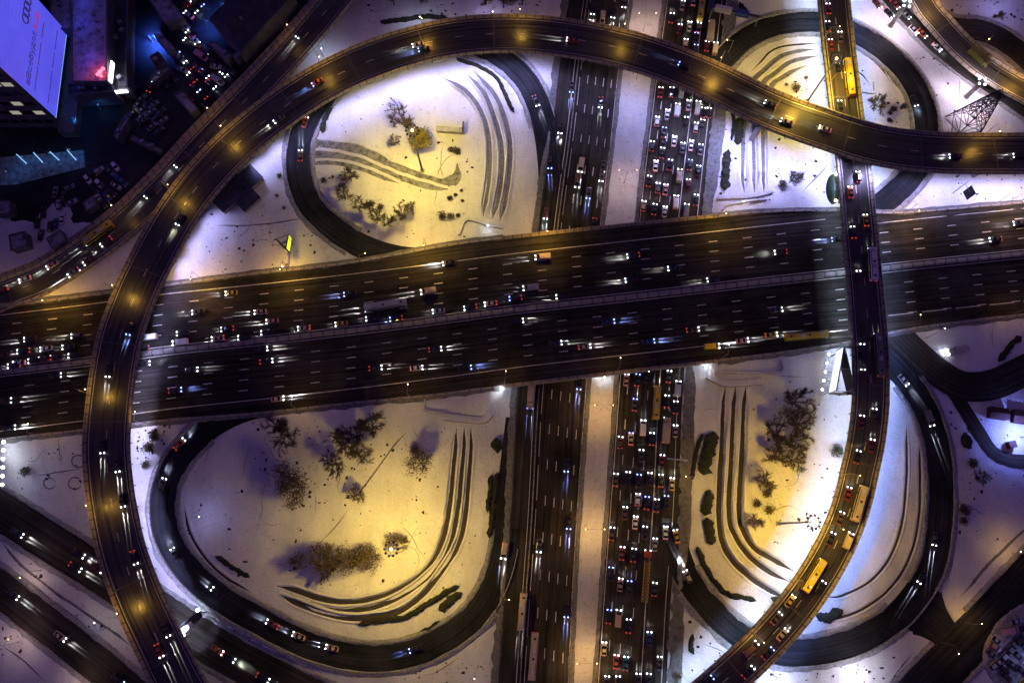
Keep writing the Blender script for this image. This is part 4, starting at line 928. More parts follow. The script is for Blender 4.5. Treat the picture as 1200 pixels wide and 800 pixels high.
for i, (pts, w, h, lab) in enumerate([
    ([(392, 112), (387, 128), (380, 142), (378, 156)], 1.7, 1.2, 'short dark hedge by the ramp edge, upper left in the loop with the yellow treetop'),
    ([(535, 70), (560, 78), (582, 92), (595, 118), (602, 132)], 1.1, 1.0, 'dark curved hedge inside the top right of the loop with the yellow treetop'),
    ([(420, 731), (445, 727), (475, 723), (490, 714), (505, 705), (522, 694), (538, 686)], 1.5, 1.2, 'long dark hedge curving round the bottom of the large yellow lit loop'),
    ([(514, 714), (524, 707), (532, 700), (541, 694)], 2.3, 1.2, 'short thick hedge beside the long curved one in the large loop'),
    ([(493, 739), (505, 735), (515, 727)], 1.0, .9, 'smallest hedge at the bottom of the large yellow lit loop'),
    ([(581, 513), (582, 522), (583, 531)], 2.6, 1.4, 'square dark hedge by the motorway just under the wide bridge'),
    ([(576, 556), (574, 575), (571, 600)], 1.3, 1.2, 'left one of two parallel hedges by the motorway in the large loop'),
    ([(583, 553), (580, 575), (577, 600), (573, 630)], 1.5, 1.2, 'right one of two parallel hedges by the motorway in the large loop'),
    ([(253, 651), (265, 659), (278, 668), (293, 676)], 1.3, 1.1, 'straight dark hedge at the lower left of the large yellow lit loop'),
    ([(836, 506), (832, 520), (828, 535), (824, 556)], 3.6, 1.5, 'ragged broad hedge beside the yellow striped terraces below the bridge'),
    ([(823, 508), (817, 525), (813, 545), (811, 562)], 1.2, 1.0, 'thin broken hedge along the brown verge below the bridge'),
    ([(832, 574), (828, 588), (826, 604)], 2.8, 1.4, 'short broad hedge below the square snow patch by the striped terraces'),
    ([(828, 606), (831, 622), (834, 638)], 2.8, 1.4, 'lowest ragged hedge beside the curve of the striped terraces'),
    ([(817, 640), (824, 660), (838, 682), (852, 696), (868, 699), (885, 703)], 1.5, 1.1, 'long dark hedge curving along the loop below the jam'),
    ([(853, 176), (851, 192), (850, 208), (850, 223)], 2.3, 1.3, 'dark rounded hedge above the bridge beside the striped snow'),
    ([(857, 128), (860, 145), (857, 165)], 1.0, 1.0, 'thin hedge just under the curved flyover above the bridge'),
    ([(867, 138), (866, 155), (864, 170)], 2.4, 1.4, 'dark green block of hedge under the curved flyover above the bridge'),
    ([(956, 720), (968, 723), (978, 719), (987, 714)], 2.4, 1.2, 'dark green hedge beside the narrower flyover on the blue lit snow'),
    ([(446, 27), (470, 24), (500, 20), (525, 23)], 1.5, 1.2, 'long dark hedge just above the top of the curved flyover'),
    ([(866, 4), (872, 14), (876, 22)], 2.2, 1.2, 'dark hedge at the top above the loop entrance'),
    ([(812, 742), (809, 755), (813, 766)], 1.3, 1.1, 'bent dark hedge on the pale snow at the bottom by the jam'),
    ([(1170, 424), (1178, 414), (1186, 402), (1196, 395)], 1.6, 1.1, 'dark hedge along the edge of the snowy plot by the highway'),
    ([(1130, 507), (1132, 518), (1136, 526)], 2.4, 1.4, 'dark hedge block on the dim violet snow on the right'),
    ([(903, 700), (912, 704), (920, 710)], 2.0, 1.1, 'dark hedge against the left wall of the narrower flyover')]):
    hedge(pts, w, h, lab, 40+i)

# ================================================================ trees
def limb(b, a, d, L, r, depth, rnd, tips):
    e = a+d*L; b.tube(a, e, r, r*.6, M['bark'], 5, False); tips.append((np.array(a), np.array(e)))
    if depth == 0: return
    for _ in range(rnd.choice([2, 3, 3])):
        n = np.array([rnd.gauss(0, .55), rnd.gauss(0, .55), rnd.gauss(.15, .3)]); q = d+n; q = q/np.linalg.norm(q)
        limb(b, a+d*L*rnd.uniform(.6, 1), q, L*rnd.uniform(.6, .85), r*.55, depth-1, rnd, tips)
TREES = {}
def tree_mesh(kind, seed):
    key = (kind, seed)
    if key in TREES: return TREES[key]
    rnd = random.Random(seed); b = MB(); tips = []
    k = MB(); rr = np.random.default_rng(seed)
    if kind == 'bare':          # about 8 m tall, 4 m radius
        limb(b, np.array((0, 0, -.3)), np.array((0, 0, 1.0)), 2.8, .2, 0, rnd, [])
        for i in range(6):
            a = i*1.05+rnd.uniform(-.3, .3); d = np.array((math.cos(a)*.75, math.sin(a)*.75, 1)); d /= np.linalg.norm(d)
            limb(b, np.array((0, 0, 1.2+.25*i)), d, rnd.uniform(1.7, 2.4), .1, 2, rnd, tips)
        for a, e in tips:
            for _ in range(24):
                p = a+(e-a)*rr.uniform(.2, 1.1); d = (e-a)/np.linalg.norm(e-a)+rr.normal(0, .75, 3); d /= np.linalg.norm(d); L = rr.uniform(.5, 1.3)
                n = np.cross(d, rr.normal(0, 1, 3)); n = n/np.linalg.norm(n)*.045
                k.add([p-n, p+n, p+d*L], [(0, 1, 2)], M['twig'])
    elif kind == 'dense':       # a thick crown that still holds dead leaves
        limb(b, np.array((0, 0, -.3)), np.array((0, 0, 1.0)), 3.2, .25, 0, rnd, [])
        for i in range(7):
            a = i*.9+rnd.uniform(-.3, .3); d = np.array((math.cos(a)*.7, math.sin(a)*.7, 1)); d /= np.linalg.norm(d)
            limb(b, np.array((0, 0, 1.2+.25*i)), d, rnd.uniform(1.8, 2.4), .1, 2, rnd, tips)
        for a, e in tips:
            for _ in range(26):
                p = e+rr.normal(0, .62, 3); s = rr.uniform(.07, .20); d1 = rr.normal(0, 1, 3); d1 /= np.linalg.norm(d1); d2 = np.cross(d1, rr.normal(0, 1, 3)); d2 /= np.linalg.norm(d2)+1e-6
                k.add([p-d1*s, p+d2*s*.7, p+d1*s, p-d2*s*.6], [(0, 1, 2, 3)], M['twig'])
    elif kind == 'leafy':       # a round crown of dry yellow leaves
        limb(b, np.array((0, 0, -.3)), np.array((0, 0, 1.0)), 2.6, .22, 0, rnd, [])
        for i in range(7):
            a = i*.9; d = np.array((math.cos(a)*.6, math.sin(a)*.6, 1)); d /= np.linalg.norm(d); limb(b, np.array((0, 0, 1.4+.2*i)), d, 1.7, .09, 1, rnd, tips)
        for _ in range(2600):
            d = rr.normal(0, 1, 3); d /= np.linalg.norm(d); lump = 1+.22*math.sin(4*d[0]+1)*math.sin(5*d[1]+2)+.12*math.sin(9*d[2])
            p = np.array((0, 0, 4.3))+d*np.array((2.5, 2.5, 2.3))*lump*rr.random()**.33; s = rr.uniform(.09, .24)
            d1 = rr.normal(0, 1, 3); d1 /= np.linalg.norm(d1); d2 = np.cross(d1, rr.normal(0, 1, 3)); d2 /= np.linalg.norm(d2)+1e-6
            k.add([p-d1*s, p+d2*s*.7, p+d1*s, p-d2*s*.6], [(0, 1, 2, 3)], M['dryleaf'])
    elif kind == 'evergreen':
        b.tube((0, 0, -.3), (0, 0, 7), .2, .04, M['bark'], 6)
        for _ in range(1500):
            z = 1+6.3*rr.random()**1.3; R = 2.9*(1-(z/7.6))**.75; a = rr.uniform(0, 6.28); q = R*rr.uniform(.25, 1.08)*(1+.25*math.sin(5*a+z*2))
            p = np.array((q*math.cos(a), q*math.sin(a), z)); s = rr.uniform(.15, .42); d1 = np.array((math.cos(a), math.sin(a), -.35))+rr.normal(0, .35, 3); d1 /= np.linalg.norm(d1)
            d2 = np.cross(d1, (0, 0, 1)); d2 /= np.linalg.norm(d2)+1e-6
            k.add([p-d2*s*.4, p+d1*s*1.3, p+d2*s*.4], [(0, 1, 2)], M['evergreen'])
    else:                       # bush, 1.5 m
        for i in range(9):
            a = i*.7; d = np.array((math.cos(a)*.6, math.sin(a)*.6, 1)); d /= np.linalg.norm(d); limb(b, np.array((0, 0, -.1)), d, .6, .035, 1, rnd, tips)
        for a, e in tips:
            for _ in range(12):
                p = e+rr.normal(0, .22, 3); s = rr.uniform(.08, .22); d1 = rr.normal(0, 1, 3); d1 /= np.linalg.norm(d1); d2 = np.cross(d1, rr.normal(0, 1, 3)); d2 /= np.linalg.norm(d2)+1e-6
                k.add([p-d1*s, p+d2*s*.7, p+d1*s], [(0, 1, 2)], M['twig'])
    TREES[key] = (b.mesh('trunk'), k.mesh('crown')); return TREES[key]
ntree = [0]
def tree(kind, px, py, size, label, sy=1.0):
    ntree[0] += 1
    q = G(px, py); tr, cr = tree_mesh(kind, 11+ntree[0] % 4)
    nm_ = {'bare': 'bare_tree', 'dense': 'broad_tree', 'leafy': 'leafy_tree', 'evergreen': 'evergreen_tree', 'bush': 'bush'}[kind]
    t = thing(nm_, label, 'bush' if kind == 'bush' else 'tree', tuple(q), ntree[0]*1.7, {'bush': 'bushes on the snow'}.get(kind, 'winter trees inside the loops'))
    size *= 1.0 if kind == 'bush' else 1.4; t.scale = (size, size, size*sy)
    link('trunk' if kind != 'bush' else 'stems', tr, t); link('crown', cr, t)
T_ = [
 ('leafy', 494, 172, 1.2, 'bright yellow lit treetop right under the tall mast in the upper left loop'),
 ('bare', 476, 150, 1.35, 'bare tree with spreading twigs beside the bright yellow treetop'),
 ('bare', 463, 170, .6, 'small bare tree below and left of the bright yellow treetop'),
 ('bare', 412, 212, .95, 'bare tree by the ramp, left end of the muddy track loop'),
 ('bare', 405, 232, .85, 'bare tree nearest the ramp edge in the loop with the muddy track'),
 ('bare', 428, 245, .9, 'bare tree in the row along the bottom of the loop, nearest the ramp'),
 ('bush', 436, 240, 1.7, 'left bush of the pair standing over the bottom row of bare trees'),
 ('bush', 446, 244, 1.7, 'right bush of the pair standing over the bottom row of bare trees'),
 ('bare', 443, 258, .75, 'second bare tree of the bottom row in the loop with the muddy track'),
 ('bare', 458, 262, .75, 'third bare tree of the bottom row in the loop with the muddy track'),
 ('bare', 472, 254, .8, 'fourth bare tree of the bottom row in the loop with the muddy track'),
 ('bare', 482, 246, .6, 'last bare tree of the bottom row in the loop with the muddy track'),
 ('bush', 519, 254, 2.0, 'round dark bush at the left of the clump near the terrace bottom'),
 ('bush', 528, 254, 1.6, 'middle dark bush of the clump near the terrace bottom'),
 ('bush', 537, 253, 1.1, 'smallest dark bush of the clump near the terrace bottom'),
 ('bush', 529, 177, 1.6, 'left dark bush just below the flat shed in the loop'),
 ('bush', 535, 178, 1.9, 'right dark bush just below the flat shed in the loop'),
 ('bush', 527, 233, 1.2, 'dark bush at the end of the muddy track'), ('bush', 534, 229, 1.0, 'small bush right of the muddy track end'),
 ('bush', 541, 224, .9, 'tiny bush between muddy track and terraces'), ('bush', 542, 236, .9, 'tiny bush next to the inner terrace edge'),
 ('bare', 338, 512, 1.35, 'bare brown tree in the upper left of the large yellow loop'),
 ('bare', 328, 500, 1.0, 'smaller bare tree next to the highway in the upper left of the large loop'),
 ('dense', 343, 562, 1.25, 'big dark tree with a violet shadow in the large loop'), ('dense', 350, 577, 1.1, 'dark tree touching the lower side of the big dark one'),
 ('bare', 405, 520, 1.3, 'tall bare tree at the centre of the upper group in the large loop'), ('bare', 420, 512, 1.3, 'bare tree right of the centre one in the upper group of the large loop'),
 ('bare', 438, 500, 1.2, 'bare tree nearest the footpath top in the upper group of the large loop'), ('bare', 395, 545, 1.1, 'lowest bare tree of the upper group in the large loop'), ('bare', 424, 535, 1.1, 'bare tree beside the diagonal footpath in the large loop'),
 ('dense', 494, 543, 1.1, 'lone dark bushy tree between footpath and terraces in the large loop'), ('bush', 487, 527, 2.2, 'dark bush touching the top of the lone bushy tree'),
 ('bare', 420, 580, .8, 'small bare tree at the lower end of the diagonal footpath'),
 ('dense', 352, 658, .75, 'separate small dark tree at the left end of the tree row in the large loop'),
 ('dense', 378, 650, 1.0, 'first broad dark tree from the left in the tree row of the large loop'), ('bare', 393, 655, 1.15, 'second broad tree from the left in the tree row of the large loop'),
 ('dense', 410, 656, 1.15, 'third broad dark tree from the left in the tree row of the large loop'), ('bare', 424, 654, 1.05, 'fourth broad tree from the left in the tree row of the large loop'),
 ('dense', 437, 652, 1.0, 'fifth broad dark tree from the left in the tree row of the large loop'), ('bare', 385, 668, 1.0, 'bare tree below the dark tree row in the large loop'),
 ('dense', 462, 634, .7, 'dark tree just above the crown of the tall mast in the large loop'), ('bush', 474, 633, 1.7, 'small bush right of the crown of the tall mast in the large loop'),
 ('bare', 928, 472, 1.3, 'dark tree nearest the prism sign in the tree belt beside the narrower flyover'), ('dense', 921, 488, .8, 'second dark tree down in the belt beside the narrower flyover'),
 ('bare', 932, 498, 1.2, 'bare tree on the right of the belt beside the narrower flyover'), ('bare', 905, 510, 1.2, 'bare tree on the left of the belt beside the striped terraces'), ('bare', 926, 518, 1.2, 'bare tree in the middle of the belt by the floodlit snow'),
 ('bare', 905, 535, 1.1, 'bare tree with long shadows by the innermost terrace'), ('bare', 925, 540, 1.1, 'bare tree at the bright edge of the floodlit snow'), ('bare', 893, 565, 1.0, 'bare tree low in the belt by the terraces'),
 ('bush', 898, 578, 2.0, 'dark bush over the lower end of the tree belt'), ('bush', 886, 590, 1.9, 'dark bush at the left of the lower end of the tree belt'), ('bush', 901, 597, 2.2, 'dark bush at the bottom of the tree belt above the mast'), ('bare', 882, 610, .8, 'lowest bare tree beside the bend of the terraces'),
 ('evergreen', 979, 529, .55, 'small green tree close to the wall of the narrower flyover'),
 ('bush', 1138, 543, 2.2, 'round bush below the dark hedge block on the violet snow'), ('bare', 1143, 560, .7, 'low bare tree on the violet snow on the right'), ('bush', 1128, 597, 2.4, 'dark bush near the loop on the dim violet snow'), ('bush', 1128, 610, 1.8, 'lower of two dark bushes near the loop on the dim violet snow'),
 ('bare', 1022, 128, 1.0, 'bare tree with fan of shadows in the loop right of the narrower flyover'), ('bush', 1042, 133, 1.3, 'left bush of three on the pale snow inside the right loop'), ('bush', 1046, 129, 1.5, 'topmost bush of three on the pale snow inside the right loop'), ('bush', 1042, 142, 1.4, 'lowest bush of three on the pale snow inside the right loop'), ('bush', 1058, 126, 1.5, 'bush close to the ramp inside the right loop'),
 ('bush', 932, 104, 2.2, 'broad bush on the bright snow left of the narrower flyover'), ('bush', 944, 92, 1.0, 'tiny bush up the slope from the broad bush on the bright snow'), ('bush', 921, 100, .9, 'tiny bush left of the broad bush on the bright snow'),
 ('bush', 916, 217, 2.0, 'dark bush on blue snow above the bridge'), ('bush', 936, 208, 2.2, 'dark bush nearest the green dome'), ('bare', 925, 214, .7, 'small bare tree between two dark bushes above the bridge'),
 ('bare', 462, 6, 1.1, 'bare tree at the top edge, first from the left above the curved flyover'), ('bare', 500, 3, 1.2, 'bare tree at the top edge, second from the left above the curved flyover'), ('bare', 570, 5, 1.2, 'bare tree at the top edge, third from the left above the curved flyover'), ('bare', 590, 9, 1.2, 'bare tree at the top edge, fourth from the left above the curved flyover'), ('bare', 612, 6, 1.2, 'bare tree at the top edge, last before the motorway'),
 ('dense', 560, 440, .01, '') if False else ('bush', 32, 552, 2.2, 'dark bush on violet snow beside the lit screen on the left'),
 ('bush', 175, 525, 2.6, 'dark bush beside the curved flyover at the left end of the large loop'), ('bush', 182, 512, 2.4, 'upper dark bush beside the curved flyover at the left end of the large loop'), ('bush', 172, 545, 1.9, 'lowest dark bush beside the curved flyover at the left end of the large loop'),
 ('bush', 1172, 18, 1.6, 'bush on the blue snow in the far right corner'), ('bush', 1165, 20, 1.0, 'smaller bush on the blue snow in the far right corner'),
 ('bush', 792, 792, 1.8, 'dark bush at the bottom beside the jam'), ('bush', 390, 208, .8, 'dark shrub beside the ramp left of the muddy track'), ('bush', 380, 212, 1.5, 'dark clump of shrub at the inner edge of the ramp'),
 ('bush', 328, 207, 1.3, 'dark shrub on the lavender snow beside the ramp'), ('bush', 325, 230, .9, 'small shrub on the lavender snow above the straight footpath'), ('bush', 333, 244, .9, 'small shrub just above the straight footpath')]
for k, px, py, s, lab in T_: tree(k, px, py, s, lab)

# ================================================================ slope structures beside the bridge
def stair(pts, w, label, h=.9):
    q = gpath(pts, 1.0); t = thing('retaining_wall', label, 'wall', tuple(q[len(q)//2]), 0, 'walls and stairs at the bridge ends'); o = q[len(q)//2]
    b = MB(); b.sweep(q-o, [(w/2, -1), (w/2, h), (-w/2, h), (-w/2, -1)], M['concrete']); b.obj('wall', t)
    b = MB(); b.sweep(q-o, [(w*.45, h+.02), (0, h+.1), (-w*.45, h+.02)], M['snow'], False); b.obj('snow_cap', t)
for pts, w, lab in [([(538, 276), (547, 258), (572, 264), (590, 268)], 1.0, 'bent wall at the upper left corner of the wide bridge'), ([(840, 233), (875, 232), (905, 225)], 1.2, 'long dark wall at the upper right end of the wide bridge'),
    ([(846, 247), (855, 240), (898, 234)], .8, 'thin white wall beside the lamp at the upper right bridge end'), ([(498, 468), (499, 481), (522, 484)], .7, 'angled low wall at the lower left end of the bridge'), ([(520, 488), (545, 491), (566, 492), (575, 484)], 2.6, 'broad dark wall with snow on it at the lower left bridge end'),
    ([(829, 440), (848, 449), (870, 449), (892, 447)], 2.4, 'broad bent wall above the striped terraces'), ([(838, 437), (880, 437), (915, 436), (916, 422)], .8, 'thin wall framing the snow at the lower right bridge end'),
    ([(1010, 108), (1024, 109), (1024, 97)], .9, 'angled low wall on pale snow inside the right loop'), ([(918, 728), (902, 718), (906, 714), (925, 722)], .5, 'low square wall beside the loop ramp under the narrower flyover')]:
    stair(pts, w, lab)
# flat snow-covered shed in the loop
q = G(528, 152); t = thing('shed', 'flat snow covered shed standing right of the bright yellow treetop', 'shed', tuple(q), -.04)
b = MB(); b.box((0, 0, 1.2), (10, 3.4, 2.6), M['concrete']); b.obj('wall', t)
b = MB(); b.box((0, .9, 2.62), (10.6, 2.2, .3), M['snow']); b.box((0, -1.2, 2.55), (10.6, 1.6, .12), M['concrete_pale']); b.box((4.9, 0, 2.8), (.5, 4.2, .5), M['dark']); b.obj('roof', t)
M['blueroof'] = simple('dark blue roof sheet', (.035, .04, .075), .7, 0, .5, .3)
# dark cross-shaped building beside the curved flyover
q = G(280, 224); t = thing('cross_shaped_building', 'low dark building with a cross shaped roof beside the curved flyover', 'building', tuple(q), .78)
for d, l in (((19, 7, 3.0), 'w'), ((7.5, 17, 2.7), 'w')):
    b = MB(); b.box((0, 0, d[2]/2-.3), d, M['concrete']); b.obj('wall', t)
    b = MB(); b.box((0, 0, d[2]-.22), (d[0]+.5, d[1]+.5, .22), M['blueroof']); b.obj('roof', t)
b = MB(); b.box((2.2, -1.2, 3.3), (2, 2, .9), M['dark'], 0, .8); b.obj('vent', t)
b = MB(); b.tube((-2, 1.5, 2.8), (-2, 1.5, 3.8), .5, .5, M['dark'], 10); b.obj('chimney', t)

# ================================================================ advertising structures
M['screen'] = None
def led(name, c, s, c2=None):
    """an LED wall: rows of panels of slightly different brightness"""
    m, N, L, b = newmat(name)
    br = N.new('ShaderNodeTexBrick'); br.offset = 0; br.inputs['Scale'].default_value = 1; br.inputs['Mortar Size'].default_value = .006
    br.inputs['Brick Width'].default_value = .04; br.inputs['Row Height'].default_value = .035
    br.inputs['Color1'].default_value = (*c, 1); br.inputs['Color2'].default_value = (*[x*.95 for x in c], 1); br.inputs['Mortar'].default_value = (*[x*.88 for x in c], 1)
    uv = N.new('ShaderNodeUVMap'); L.new(uv.outputs[0], br.inputs['Vector'])
    n = pos_noise(N, L, .05, 3)
    L.new(mixc(N, L, 1.0, br.outputs[0], ramp(N, L, n, [(.3, (.7, .7, .8)), (.7, (1, 1, 1))]), 'MULTIPLY'), b.inputs['Emission Color'])
    b.inputs['Emission Strength'].default_value = s; b.inputs['Base Color'].default_value = (.03, .03, .03, 1)
    return m
M['led_violet'] = led('violet LED wall', (.13, .12, 1.0), .74)
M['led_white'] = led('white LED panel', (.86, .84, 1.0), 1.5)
M['ink'] = simple('dark print', (.02, .015, .03), .6); M['ink_emit'] = emit('dark violet print', (.03, .02, .16), .6); M['ink_red'] = emit('red print', (.45, .02, .16), .7)
def prism_sign(px, py, L, h0, h1, spread, rz, label, screen, lights, bright):
    """two tall panels meeting in a V on a steel frame, floodlit on one side"""
    q = G(px, py); t = thing('prism_billboard', label, 'billboard', tuple(q), rz, 'V shaped billboards')
    for s, mt in ((-1, screen), (1, M['dark'])):
        a0 = np.array((0, L/2)); a1 = np.array((s*spread, -L/2)); d = (a1-a0)/np.linalg.norm(a1-a0); n = np.array((-d[1], d[0]))*(-1 if s < 0 else 1)
        n = n if n[0]*s > 0 else -n
        b = MB(); c = (a0+a1)/2
        b.box((c[0], c[1], (h0+h1)/2), (np.linalg.norm(a1-a0), .35, h1-h0), M['dark'], math.atan2(d[1], d[0])); f = b.obj('panel', t)
        b = MB(); e = n*.2
        pt = lambda a, z: (a[0]+e[0], a[1]+e[1], z)
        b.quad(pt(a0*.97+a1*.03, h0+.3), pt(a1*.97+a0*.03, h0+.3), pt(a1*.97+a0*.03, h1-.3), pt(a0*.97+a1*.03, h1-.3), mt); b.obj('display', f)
    b = MB()
    for x, y in ((0, L/2-1), (-spread*.8, -L/2+1), (spread*.8, -L/2+1)): b.tube((x, y, -.5), (x, y, h1-.4), .28, .28, M['steel'], 8)
    b.tube((-spread, -L/2, h1-.3), (spread, -L/2, h1-.3), .15, .15, M['steel'], 6); b.tube((-spread*.5, 0, h1-.3), (spread*.5, 0, h1-.3), .15, .15, M['steel'], 6); b.obj('frame', t)
    b = MB(); b.box((0, -L/2+.4, h0-.1), (spread*1.9, .8, .12), M['concrete_pale']); b.obj('platform', t)
    for k in range(lights):
        f = (k+.5)/lights; a = np.array((0, L/2))*(1-f)+np.array((-spread, -L/2))*f
        b = MB(); b.tube((a[0], a[1], h0), (a[0]-2.4, a[1], h0-.2), .06, .06, M['dark'], 5); b.obj('bracket', t)
        b = MB(); b.ball((a[0]-2.5, a[1], h0), .34, M['lens_w'], 8, 5); hd = b.obj('floodlight', t)
        add_light('lamp_glow', 'SPOT', (a[0]-2.6, a[1], h0+.4), bright, (.75, .78, 1.0), (1, 0, .55), 120, .6, .2, hd)
    return t
prism_sign(974, 440, 15.5, 6, 13, 3.2, -.05, 'tall V shaped billboard with a bright white side beside the narrower flyover', M['led_white'], 5, 900)
M['neon'] = emit('yellow green neon panel', (.72, .85, .02), 1.3)
prism_sign(339, 292, 4.6, 3, 7.5, 2.3, math.pi+.35, 'small V shaped sign with a yellow green lit side on the lavender snow', M['neon'], 0, 0)
# flat LED billboard on the left edge
q = G(4, 545); t = thing('billboard', 'white lit billboard with a row of floodlights on the left edge of the photo', 'billboard', tuple(q), .10)
b = MB(); b.box((0, 0, 9), (.5, 17, 7), M['dark']); pn = b.obj('panel', t)
b = MB(); b.quad((.27, -8.2, 5.8), (.27, 8.2, 5.8), (.27, 8.2, 12.2), (.27, -8.2, 12.2), M['led_white']); b.obj('display', pn)
b = MB(); b.tube((0, 0, -.5), (0, 0, 6), .5, .4, M['steel'], 10); b.obj('pole', t)
for k in range(6):
    y = -7.2+14.4*k/5; b = MB(); b.tube((.2, y, 5.7), (3.0, y, 5.6), .06, .06, M['dark'], 5); b.obj('bracket', t)
    b = MB(); b.ball((3.1, y, 5.7), .55, M['lens_w'], 8, 5); hd = b.obj('floodlight', t)
    add_light('lamp_glow', 'SPOT', (3.0, y, 6.1), 500, (.75, .80, 1.0), (-1, 0, .7), 100, .6, .2, hd)
# lit kiosk on the snowy plot at the right
q = G(1120, 411); t = thing('light_box_truck', 'small box truck with dazzling front lamps parked on the snowy plot', 'truck', tuple(q), math.pi+.2)
b = MB(); loft(b, [(3.2, .85, .8, .5, 1.3), (3.0, 1.1, 1.0, .4, 2.0), (1.9, 1.15, 1.1, .4, 2.4), (1.8, 1.1, 1.05, .5, 2.3)], M['concrete_pale']); b.box((-1, 0, .7), (5, .9, .3), M['dark']); wheels(b, (2.2, -2), 1.1, .42); b.obj('cab', t)
b = MB(); b.box((-1.0, 0, 1.95), (4.9, 2.3, 2.1), M['concrete_pale']); b.obj('cargo_box', t)
for s in (-1, 1):
    b = MB(); b.ball((3.25, s*.75, .95), .38, M['lens_w'], 8, 5); hd = b.obj('headlight', t); add_light('headlight_glow', 'SPOT', (3.5, s*.75, .95), 2600, (.5, .58, 1.0), (1, 0, -.4), 110, .6, .2, hd)
# dark flat sign with a crank post near the highway
def panel_sign(px, py, w, h, z0, rz, label, face, off=0.0, border=None, two=None):
    q = G(px, py); t = thing('road_sign', label, 'sign', tuple(q), rz)
    b = MB(); b.tube((off, 0, -.3), (off, 0, z0+h), .18, .14, M['steel'], 8); b.tube((off, 0, z0+h*.6), (0, .1, z0+h*.6), .12, .12, M['steel'], 6); b.obj('post', t)
    b = MB(); b.box((0, .2, z0+h/2), (w, .16, h), face); b.obj('panel', t); return t
panel_sign(1122, 236, 3.4, 6.0, 5, -1.2, 'dark flat sign on a bent post on the snow near the highway', M['dark'], -3.5)
# overhead sign gantries
M['sign_white'] = simple('white sign sheet', (.62, .60, .58), .5); M['sign_blue'] = simple('blue sign sheet', (.02, .05, .30), .5)
def gantry(p0, p1, h, label, panels, box=1.2, deckm='concrete_pale'):
    a, c = np.array(p0), np.array(p1); t = thing('sign_gantry', label, 'sign gantry', tuple(a)); d = c-a; L = np.hypot(d[0], d[1]); t.rotation_euler.z = math.atan2(d[1], d[0])
    for x in (0, L):
        b = MB(); b.tube((x, 0, -.5), (x, 0, h), .3, .25, M['steel'], 8); b.obj('post', t)
    b = MB()
    for y in (-box/2, box/2): b.box((L/2, y, h), (L+.6, .2, .3), M['steel'])
    for x in np.arange(.5, L, 1.5): b.box((x, 0, h), (.12, box, .12), M['steel'])
    b.box((L/2, 0, h+.2), (L, box*.8, .05), M['dark']); b.obj('beam', t)
    for x, w, hh, mt, txt in panels:
        b = MB(); b.box((x, -box/2-.25, h+.1), (w, .18, hh), M[mt]); pn = b.obj('panel', t)
        b = MB(); b.box((x, -box/2+.55, h+hh/2), (w, 1.5, .10), M[mt]); b.obj('hood', t)
        if mt != 'sign_white' or txt:
            b = MB()
            for k in range(4): b.box((x-w*.3+k*w*.2, -box/2-.36, h+.1+(k % 2)*.3), (w*.12, .03, .25), M['ink' if mt == 'sign_white' else 'sign_white'])
            b.obj('marking', pn)
    return t
gantry(P(831, 22, 0), P(884, 32, .8), 7.5, 'overhead gantry with a white and a blue panel over the loop entrance', [(3.8, 6.5, 2.6, 'sign_white', 1), (11.2, 4.8, 2.6, 'sign_blue', 1)])
gantry(P(208, 746, 1), P(244, 716, 1.6), 7, 'overhead gantry lit by white lamps across the lower road beside the flyover', [(5.5, 7.5, 3, 'sign_white', 0)], 2.6)
for px, py, pw in ((210, 734, 2200), (239, 713, 900), (222, 742, 2200)):
    q = P(px, py, 1.2); t = thing('floodlight_post', 'white floodlight %s the gantry over the lower road' % {210: 'left of', 239: 'at the far end of', 222: 'right in front of'}[px], 'floodlight', tuple(q), 0, 'floodlights at the gantry')
    b = MB(); b.tube((0, 0, -.3), (0, 0, 5.2), .1, .08, M['steel'], 6); b.obj('pole', t)
    b = MB(); b.box((0, 0, 5.4), (1.2, .9, .4), M['lamp_body'], .5, .8); b.ball((0, 0, 5.62), .62, M['lens_w'], 8, 5, .5); hd = b.obj('lamp_head', t)
    add_light('lamp_glow', 'SPOT', (0, 0, 5.1), pw, (.72, .78, 1.0), (.15, .1, -1), 140, .7, .2, hd)
# bracket sign over the queue
q0, q1 = P(801, 541, 0), P(779, 539, 0); a = math.atan2(q1[1]-q0[1], q1[0]-q0[0])
t = thing('bracket_sign', 'single armed bracket reaching over the queue from the brown verge', 'sign', tuple(q0), a)
b = MB(); b.tube((0, 0, -.3), (0, 0, 6.5), .2, .16, M['steel'], 8); b.obj('post', t)
b = MB(); b.box((3.4, 0, 6.5), (7.0, .55, .45), M['concrete_pale']); b.obj('arm', t)
# steel columns with floodlit heads on the snow in the upper right
for px, py, h, lab in [(1043, 31, 14, 'thick pale column with a white lit head by the slip road'), (1132, 114, 11, 'thick pale column with a white lit head beside the lattice tower')]:
    q = G(px, py); t = thing('floodlight_column', lab, 'column', tuple(q), 0, 'pale floodlight columns')
    b = MB(); b.tube((0, 0, -.5), (0, 0, h), .85, .75, M['concrete_pale'], 14); b.tube((0, 0, -.2), (0, 0, .4), 1.2, 1.2, M['concrete'], 14); b.obj('column', t)
    b = MB(); b.box((0, 0, h+.3), (3.6, 1.3, .6), M['steel'], .6); b.box((0, 0, h+.3), (1.3, 3.4, .56), M['steel'], .6); b.obj('head_frame', t)
    for k in range(4):
        a = .6+k*math.pi/2; b = MB(); b.ball((1.5*math.cos(a), 1.5*math.sin(a), h+.7), .36, M['lens_w'], 8, 5, .6); hd = b.obj('lamp', t)
    for k in range(4): a = .6+k*math.pi/2; add_light('lamp_glow', 'SPOT', (2.3*math.cos(a), 2.3*math.sin(a), h-.2), 6500, (.90, .74, .92), (.8*math.cos(a), .8*math.sin(a), -1), 130, .8, .3, t)
